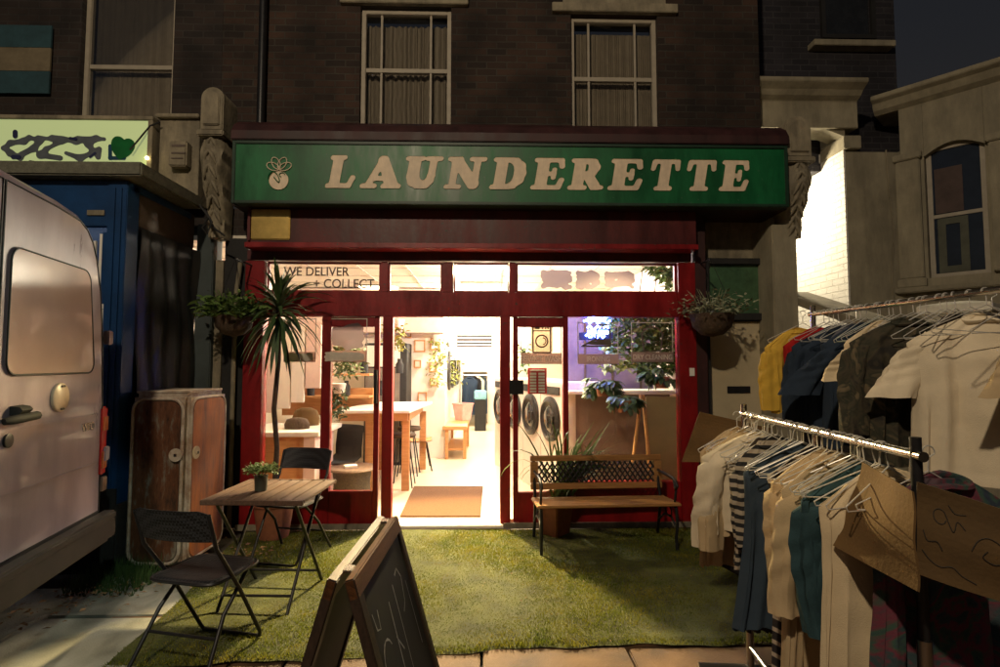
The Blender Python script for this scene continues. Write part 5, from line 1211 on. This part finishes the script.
# back room clothes seen through the corridor
for i, (px, mk) in enumerate(bk):
    q = P(px, 380, 13.6); lab = ['navy','black','off white','blue'][i]
    garment('shirt_on_line', lab+' garment hanging at the far end of the corridor', 'shirt', q.x, 13.4+.1*i, fz(375,13.6), .3*i, .4, .9, .0, K[mk], 120+i, 1.0)
hr = MB(); hr.tube([(fx(462,13.6,375),13.6,fz(375,13.6)),(fx(492,13.6,375),13.6,fz(375,13.6))], .012, 8); tag(hr.build('drying_rail', M_STEEL), 'thin rail across the far end of the corridor holding garments', 'rail')
bb_ = thing('waste_bin', 'black and pale blue bin at the far end of the corridor', 'bin', (fx(480,12.6,420), 12.6, 0)); part('body', M_BLKP, bb_, (-.12,.14,-.14,.14,0,.75), bevel=.02); part('lid', mat('lid_blue',(.25,.55,.65),.5), bb_, (-.13,.15,-.15,.15,.753,.95), bevel=.02)

# cardboard sheets
def card(name, label, pts, Y0s, m, scrib=None, th=.006):
    b = MB(); v = [P(px,py,Y) for (px,py),Y in zip(pts, Y0s)]; n_ = (v[1]-v[0]).cross(v[3]-v[0]).normalized()
    # subdivided, slightly warped sheet
    N_ = 14; vs = []
    for sgn in (0,1):
        for i in range(N_+1):
            for j in range(N_+1):
                u, w = i/N_, j/N_; q = (v[0]*(1-u)+v[1]*u)*(1-w) + (v[3]*(1-u)+v[2]*u)*w
                q = q + n_*(.006*math.sin(u*5+w*3) + .004*math.sin(w*9) + th*sgn); vs.append(q)
    n2 = (N_+1)**2; I = lambda i,j,s: s*n2+i*(N_+1)+j
    fs = [(I(i,j,s),I(i+1,j,s),I(i+1,j+1,s),I(i,j+1,s)) for s in (0,1) for i in range(N_) for j in range(N_)]
    for k in range(N_): fs += [(I(k,0,0),I(k+1,0,0),I(k+1,0,1),I(k,0,1)),(I(k,N_,0),I(k+1,N_,0),I(k+1,N_,1),I(k,N_,1)),(I(0,k,0),I(0,k+1,0),I(0,k+1,1),I(0,k,1)),(I(N_,k,0),I(N_,k+1,0),I(N_,k+1,1),I(N_,k,1))]
    b.add(vs, fs); o = b.build(name, m, smooth=False); tag(o, label, 'cardboard')
    if scrib:
        s = MB()
        for path in scrib:
            pp = []; src = [Vector(q_) for q_ in path]; sm_ = []
            for k_ in range(len(src)-1):
                p0, p1, p2, p3 = src[max(0,k_-1)], src[k_], src[k_+1], src[min(len(src)-1,k_+2)]
                for t_ in (0,.2,.4,.6,.8): sm_.append(.5*((2*p1)+(p2-p0)*t_+(2*p0-5*p1+4*p2-p3)*t_*t_+(3*p1-p0-3*p2+p3)*t_**3))
            path = sm_ + [src[-1]]
            for (u,w) in path:
                q = (v[0]*(1-u)+v[1]*u)*(1-w) + (v[3]*(1-u)+v[2]*u)*w; base = q + n_*(.006*math.sin(u*5+w*3) + .004*math.sin(w*9))
                tow = 1 if (Vector((0,0,CH))-base).dot(n_) > 0 else -1
                pp.append(base + n_*(th+.001 if tow > 0 else -.001))
            s.tube(pp, .0012, 5)
        s.build('marker_scribble', M_INK, o)
    return o
def circ(cu, cw, r, n=14, a0=0, a1=6.28): return [(cu+r*math.cos(a0+(a1-a0)*i/n), cw+r*1.3*math.sin(a0+(a1-a0)*i/n)) for i in range(n+1)]
card('cardboard_sheet', 'plain cardboard sheet propped at the far end of the nearer rail', [(700,412),(770,428),(760,462),(682,462)], [2.9,2.85,2.85,2.92], M_CARD)
card('cardboard_sheet', 'cardboard sheet folded over the nearer rail left of the black post', [(862,462),(914,492),(914,590),(832,545)], [1.62,1.36,1.36,1.62], M_CARD)
card('cardboard_sheet', 'cardboard sheet with marker scribbles right of the black post', [(917,482),(1030,518),(1030,612),(917,574)], [1.37,1.25,1.25,1.37], M_CARDD,
     [circ(.22,.3,.06,16,.3,5.6)+[(.34,.42),(.38,.3),(.45,.36)], [(.5,.55),(.56,.42),(.66,.36),(.78,.42),(.8,.55),(.7,.62),(.6,.58),(.64,.5)], [(.05,.72),(.12,.80),(.22,.84),(.33,.80),(.42,.86),(.55,.9)], [(.30,.15),(.36,.22),(.46,.20)], [(.06,.5),(.10,.60),(.19,.58),(.24,.66)]])
ms = MB(); q = P(703,556,2.7); ms.tube([q, q+Vector((.04,0,.01)), q+Vector((.16,-.03,-.06)), q+Vector((.26,-.05,-.1))], [.018,.03,.022,.035], 10); tag(ms.build('dark_scarf', K['black'], smooth=True), 'dark rolled scarf poking out from under the beige dress', 'scarf')

# ================================================================== BENCH
bn_ = thing('park_bench', 'wooden slatted bench with black lattice back outside the right window', 'bench', ((fx(537,4.45,505)+fx(683,4.45,505))/2, 4.45, 0), R(2.5))
hw = (fx(683,4.45,505)-fx(537,4.45,505))/2
for i in range(5):
    part('slat', M_WOOD, bn_, (-hw,hw,.0+i*.083,.068+i*.083,.385-.006*i,.408-.006*i), bevel=.006)
part('back_rail', M_WOOD, bn_, (-hw,hw,.455,.475,.685,.735), bevel=.006); part('back_rail', M_WOOD, bn_, (-hw,hw,.43,.45,.44,.495), bevel=.006)
part('back_stile', M_WOOD, bn_, (-hw,-hw+.07,.44,.46,.497,.683), bevel=.004); part('back_stile', M_WOOD, bn_, (hw-.07,hw,.44,.46,.497,.683), bevel=.004)
la = MB(); nX = 22
for i in range(-3, nX+3):
    for sg in (-1,1):
        x0_ = -hw+.08 + i*(2*hw-.16)/nX; x1_ = x0_+sg*.125
        # clip
        a0, a1 = 0, 1; lo, hi = -hw+.072, hw-.072
        pa = (x0_, .50); pb_ = (x1_, .68)
        def cl_(p0, p1):
            (xa, za), (xb, zb) = p0, p1
            if max(xa,xb) <= lo or min(xa,xb) >= hi: return None
            f = lambda x: za+(zb-za)*(x-xa)/(xb-xa)
            if xa < lo: za2 = f(lo); xa2 = lo
            elif xa > hi: za2 = f(hi); xa2 = hi
            else: xa2, za2 = xa, za
            if xb < lo: xb2, zb2 = lo, f(lo)
            elif xb > hi: xb2, zb2 = hi, f(hi)
            else: xb2, zb2 = xb, zb
            return (xa2,za2),(xb2,zb2)
        r_ = cl_(pa, pb_)
        if r_:
            (xa,za),(xb,zb) = r_; la.tube([(xa,.448+.003*sg,za),((xa+xb)/2,.443+.003*sg,(za+zb)/2),(xb,.448+.003*sg,zb)], .008, 6)
la.build('lattice', M_BLK, bn_, smooth=True)
for sg in (-1,1):
    x_ = sg*(hw-.035)
    e = MB(); e.tube([(x_,.02,0),(x_,.04,.12),(x_,.01,.25),(x_,.03,.37)], .014, 8); e.tube([(x_,.50,0),(x_,.44,.15),(x_,.40,.30),(x_,.40,.38),(x_,.47,.6),(x_,.49,.73)], .014, 8)
    e.tube([(x_,.03,.37),(x_,.4,.36)], .012, 8); e.tube([(x_,.02,.2),(x_,.15,.27),(x_,.3,.25),(x_,.44,.16)], .010, 8)
    e.tube([(x_,.20+.07*math.cos(a),.30+.045*math.sin(a)) for a in [R(40*i) for i in range(10)]], .007, 6)
    e.build('end_frame', M_BLK, bn_, smooth=True)
    ar_ = MB(); ar_.tube([(x_,.46,.60),(x_,.3,.60),(x_,.1,.60),(x_,.03,.585),(x_,.0,.55),(x_,.03,.52),(x_,.05,.54)], .013, 8); ar_.tube([(x_,.08,.595),(x_,.03,.5),(x_,.06,.41)], .011, 8); ar_.build('armrest', M_BLK, bn_, smooth=True)

# ================================================================== TABLE & CHAIRS
tb_ = thing('folding_table', 'square dark slatted folding table between the two black folding chairs', 'table', (-1.43,3.72,0), R(-3))
for i in range(8):
    part('slat', M_WOODD, tb_, (-.32+i*.081,-.32+i*.081+.073,-.29,.29,.695,.715), bevel=.003)
for y_ in (-.315,.293): part('edge_rail', M_WOODD, tb_, (-.32,.32,y_,y_+.022,.685,.716), bevel=.003)
for sg in (-1,1):
    x_ = sg*.25
    MB().tube([(x_,-.25,.68),(x_-.012*sg,.28,.012)], .011, 8).build('leg', M_BLK, tb_, smooth=True)
    MB().tube([(x_-.03*sg,.25,.68),(x_-.03*sg,-.27,.012)], .011, 8).build('leg', M_BLK, tb_, smooth=True)
MB().tube([(-.24,.2,.11),(.24,.2,.11)], .009, 8).build('cross_bar', M_BLK, tb_); MB().tube([(-.22,-.2,.10),(.22,-.2,.10)], .009, 8).build('cross_bar', M_BLK, tb_)
ty = thing('potted_herb', 'small pot of bright green foliage standing on the slatted table', 'plant', (fx(261,3.68,480),3.68,.717))
MB().lathe([(0,0),(.038,0),(.043,.09),(.047,.095),(.040,.095),(0,.085)], (0,0,0), 18).build('pot', mat('pot_dark_green',(.05,.06,.045),.5), ty, smooth=True)
lv = MB(); r6 = random.Random(3)
for i in range(650):
    d = rdir(r6,.4).normalized(); q = Vector((0,0,.12)) + Vector((d.x*.12,d.y*.10,d.z*.065))*r6.uniform(.3,1); leaf(lv, q, rdir(r6), r6.uniform(.014,.030), .011, .3, 2, r6.uniform(-1,1))
lv.build('foliage', mat('leaf_fresh', (.16,.26,.07), .6, col2=(.34,.44,.16), scale=20), ty)
sm = MB()
for i in range(24): a = r6.uniform(0,6.28); sm.tube([(0,0,.08),(.04*math.cos(a),.04*math.sin(a),.12),(.1*math.cos(a),.09*math.sin(a),.13+.03*r6.random())], .0014, 4)
sm.build('stems', M_LEAFG, ty)
def folding_chair():
    t = thing('folding_chair', 'x', 'chair', group='black folding chairs at the slatted table')
    hw_ = .215
    # local: faces +y. main frame: backrest top at y=-.22,z=.80 -> front foot y=.22
    f = MB(); pts = [(-hw_,-.215,.70),(-hw_,-.19,.62),(-hw_+.012,.0,.36),(-hw_+.02,.19,.05)]; 
    arc = [(-hw_+.03,.205,.018),(-hw_+.06,.208,.012),(hw_-.06,.208,.012),(hw_-.03,.205,.018)]
    f.tube([(-hw_,-.25,.80)]+pts+arc+[(-p_[0],p_[1],p_[2]) for p_ in reversed(pts)]+[(hw_,-.25,.80)], .0105, 8); f.build('front_frame', M_BLK, t, smooth=True)
    r_ = MB(); pts = [(-hw_+.03,.10,.44),(-hw_+.02,-.1,.26),(-hw_-.01,-.255,.012)]
    r_.tube(pts, .0105, 8); r_.tube([(-a,b,c_) for a,b,c_ in pts], .0105, 8); r_.tube([(-hw_+.015,-.16,.17),(hw_-.015,-.16,.17)], .008, 8); r_.build('rear_frame', M_BLK, t, smooth=True)
    # seat : pressed mesh sheet slightly dished
    s = MB(); nx, ny = 20, 20; vs = []
    for k in (0,1):
        for i in range(nx+1):
            for j in range(ny+1):
                u, v = i/nx*2-1, j/ny*2-1; rx = .205*(1-.06*max(0,v)**2); vs.append((u*rx*(1-.10*abs(v)**4), v*.19*(1-.08*abs(u)**4), .452-.014*(1-u*u)*(1-v*v)-.010*k+.02*v*-.0-(.012 if abs(v)==1 or abs(u)==1 else 0)))
    n2 = (nx+1)*(ny+1); I = lambda i,j,k: k*n2+i*(ny+1)+j
    fs = [(I(i,j,k),I(i+1,j,k),I(i+1,j+1,k),I(i,j+1,k)) for k in (0,1) for i in range(nx) for j in range(ny)]
    s.add(vs, fs); so = s.build('seat', M_SEAT, t, smooth=True)
    e = MB(); e.tube([(.205*math.copysign(min(1,abs(math.cos(a))**.35),math.cos(a)), .19*math.copysign(min(1,abs(math.sin(a))**.35),math.sin(a)), .438) for a in [2*math.pi*i/48 for i in range(49)]], .009, 6, caps=False); e.build('seat_rim', M_BLK, so, smooth=True)
    b = MB(); vs = []; nx, ny = 18, 5
    for k in (0,1):
        for i in range(nx+1):
            for j in range(ny+1):
                u, v = i/nx*2-1, j/ny; z = .655+.165*v - (.028*max(0,abs(u)-.8)**1*5*v*.6)
                vs.append((u*(hw_+.006), -.19-.06*v-.035*(1-u*u)-.008*k, z))
    n3 = (nx+1)*(ny+1); I = lambda i,j,k: k*n3+i*(ny+1)+j
    fs = [(I(i,j,k),I(i+1,j,k),I(i+1,j+1,k),I(i,j+1,k)) for k in (0,1) for i in range(nx) for j in range(ny)]
    for i in range(nx): fs += [(I(i,0,0),I(i+1,0,0),I(i+1,0,1),I(i,0,1)),(I(i,ny,0),I(i+1,ny,0),I(i+1,ny,1),I(i,ny,1))]
    b.add(vs, fs); b.build('backrest', M_SEAT, t, smooth=True)
    return t
# perforated dark seat
M_SEAT = bpy.data.materials.new('mesh_seat'); M_SEAT.use_nodes = True
nt = M_SEAT.node_tree; N = nt.nodes; L = nt.links; b = N['Principled BSDF']; b.inputs['Roughness'].default_value = .42; b.inputs['Metallic'].default_value = .2
tc = N.new('ShaderNodeTexCoord'); mp = N.new('ShaderNodeMapping'); mp.inputs['Rotation'].default_value = (0,0,R(45)); L.new(tc.outputs['Object'], mp.inputs[0])
ck = N.new('ShaderNodeTexChecker'); ck.inputs['Scale'].default_value = 70; L.new(mp.outputs[0], ck.inputs[0]); ck.inputs['Color1'].default_value = (.045,.045,.052,1); ck.inputs['Color2'].default_value = (.008,.008,.009,1)
L.new(ck.outputs[0], b.inputs['Base Color']); bp = N.new('ShaderNodeBump'); bp.inputs['Strength'].default_value = .8; bp.inputs['Distance'].default_value = .004; L.new(ck.outputs['Fac'], bp.inputs['Height']); L.new(bp.outputs[0], b.inputs['Normal'])
ch1 = folding_chair(); ch1['label'] = 'black folding chair nearer the camera, its back turned to us'; ch1.location = (-1.50,3.0,.018); ch1.rotation_euler = (0,0,R(-14))
ch2 = dup(ch1, (-1.58,4.45,.018), R(168), 'black folding chair behind the slatted table, facing the camera')

# ================================================================== A-BOARD
ab_ = thing('pavement_board', 'wooden A board with chalked black panels standing end on in the foreground', 'sign board', (-.375,1.76,0), R(-1.5))
H_ = .985; SP = .29
def board(sgn):
    th = math.atan2(SP, H_); m_ = Matrix.Translation((sgn*.022,0,H_)) @ Matrix.Rotation(-sgn*th,4,'Y')
    Lg = math.hypot(SP, H_)-.01
    par = MB(); par.box(-.014,.014,-.30,-.255,-Lg,0); par.box(-.014,.014,.255,.30,-Lg,0); par.box(-.0138,.0138,-.254,.254,-Lg+.05,-Lg+.11)
    fr_ = par.build('frame', M_DWOOD, ab_, bevel=.003, mtx=m_)
    tp_ = MB(); tp_.box(-.0142,.0142,-.30,.30,-.055,.001); tp_.build('top_rail', M_BWOOD, ab_, bevel=.004, mtx=m_)
    pn = MB(); pn.box(-.006,.006,-.253,.253,-Lg+.112,-.057); pn.build('panel', M_CHALKB, ab_, mtx=m_)
    return m_, Lg
mR, Lg = board(1); mL, _ = board(-1)
hg = MB(); hg.box(-.012,.012,-.24,-.20,H_-.004,H_+.004); hg.box(-.012,.012,.22,.26,H_-.004,H_+.004); hg.build('hinge', M_CHROME, ab_)
chn = MB(); chn.tube([(-.115,-.305,.66),(-.05,-.31,.63),(.03,-.31,.64),(.098,-.305,.70)], .003, 6); chn.build('cord', M_WIRE, ab_)
chk = MB()
def onb(y, z, x=.008): return mR @ Vector((x, y, z))
# chalk letters on the outward face, drawn with a flat chalk stroke
def chalk_stroke(pts, w=.008):
    vs = []; n_ = len(pts)
    for i in range(n_):
        a = Vector(pts[max(0,i-1)]); b = Vector(pts[min(n_-1,i+1)]); d = (b-a).normalized(); nn_ = Vector((-d.y, d.x)); c_ = Vector(pts[i]); ww = w*rnd.uniform(.5,1.1)*.5
        for sg in (-1,1): q = c_+nn_*ww*sg; vs.append(onb(q.x, q.y, .0072))
    chk.add(vs, [(2*i,2*i+1,2*i+3,2*i+2) for i in range(n_-1)])
def Sp(cy, cz, h, w): return [(cy + w*math.cos(a)*(1), cz + h*.25 + h*.25*math.sin(a)) for a in [R(30+20*i) for i in range(12)]] + [(cy + w*math.cos(a), cz - h*.25 + h*.25*math.sin(a)) for a in [R(80-20*i) for i in range(13)]]
chalk_stroke(Sp(-.17,-.36,.26,.055)); chalk_stroke([(-.05,-.17),(-.06,-.30),(-.075,-.50),(-.07,-.56)]); chalk_stroke([(-.065,-.27),(-.02,-.33)])
chalk_stroke([(.03,-.15),(.025,-.28),(.015,-.45)]); chalk_stroke([(.08,-.14),(.12,-.13),(.15,-.17),(.12,-.24),(.08,-.26)]); chalk_stroke([(-.22,-.13),(-.21,-.18),(-.18,-.19),(-.17,-.14)])
chalk_stroke([(-.10,-.62),(-.02,-.66),(.06,-.62)]); chalk_stroke([(.19,-.20),(.19,-.42)])
chk.build('chalk_lettering', M_CHALK, ab_)

# ================================================================== LIGHTS
w = bpy.data.worlds.new('World'); scene.world = w; w.use_nodes = True
nt = w.node_tree; bg = nt.nodes['Background']; sk = nt.nodes.new('ShaderNodeTexSky'); sk.sky_type = 'NISHITA'; sk.sun_disc = False
sk.sun_elevation = R(-2); sk.sun_rotation = R(200); nt.links.new(sk.outputs[0], bg.inputs[0]); bg.inputs[1].default_value = .10
def light(kind, name, loc, energy, col, size=.3, aim=None, **k):
    l = bpy.data.lights.new(name, kind); l.energy = energy; l.color = col
    if kind == 'AREA': l.shape = 'RECTANGLE'; l.size = size; l.size_y = k.get('sy', size)
    elif kind == 'SPOT': l.spot_size = R(k.get('ang', 60)); l.spot_blend = k.get('blend', .3); l.shadow_soft_size = size
    elif kind == 'SUN': l.angle = R(k.get('ang', 2))
    else: l.shadow_soft_size = size
    o = bpy.data.objects.new(name, l); C.objects.link(o); o.location = loc
    if aim is not None: o.rotation_euler = (Vector(aim)-Vector(loc)).to_track_quat('-Z','Y').to_euler()
    return o
light('POINT', 'street_lamp_light', (-1.5,-1.7,6.2), 880, (1,.80,.56), .12)
light('SUN', 'night_glow', (0,0,10), .04, (.8,.85,1), aim=(1.0,3,6.8), ang=12)
light('SPOT', 'paving_patch_spot', (2.2,-3.5,7.0), 620, (.78,1,.85), .06, aim=(-3.0,3.45,0), ang=13, blend=.25)  # added spot that lays the pale patch of light on the left paving
light('POINT', 'porch_light', (jx-.75, PY+.9, 3.55), 170, (1,.85,.6), .08)
light('POINT', 'shop_front_light', (.0,6.35,IZ-.16), 240, (1,.86,.64), .10)
light('SPOT', 'door_spot', (-.28,6.2,IZ-.14), 1700, (1,.74,.34), .05, aim=(-.2,3.9,0), ang=95, blend=.5)
light('SPOT', 'window_spot', (1.25,6.15,IZ-.12), 380, (1,.82,.45), .04, aim=(1.1,3.9,0), ang=80, blend=.5)
light('SPOT', 'left_window_spot', (-1.5,6.5,IZ-.14), 300, (1,.72,.42), .04, aim=(-1.3,3.9,0), ang=80, blend=.5)
light('POINT', 'shop_window_light', (1.3,6.25,IZ-.12), 26, (.85,.75,.95), .06)
light('POINT', 'shop_back_light', (-.2,8.6,IZ-.16), 380, (1,.90,.72), .12)
light('POINT', 'neon_glow_light', (NEON[0], 5.75, NEON[1]), 40, (.10,.16,1), .05)
light('AREA', 'shop_far_light', (-.2,12.2,IZ-.05), 180, (1,.92,.78), .6, aim=(-.2,12.2,0))

# ================================================================== CAMERA
cam = bpy.data.cameras.new('Camera'); co_ = bpy.data.objects.new('Camera', cam); C.objects.link(co_)
cam.sensor_width = 36; cam.lens = F/1000*36; cam.clip_end = 200; cam.clip_start = .05
co_.location = (0,0,CH); co_.rotation_euler = (R(90)+PITCH, 0, -YAW); scene.camera = co_
scene.view_settings.view_transform = 'Standard'; scene.view_settings.look = 'None'; scene.view_settings.exposure = 0; scene.view_settings.gamma = 1
try: scene.cycles.max_bounces = 8; scene.cycles.transparent_max_bounces = 12; scene.cycles.sample_clamp_indirect = 6
except Exception: pass
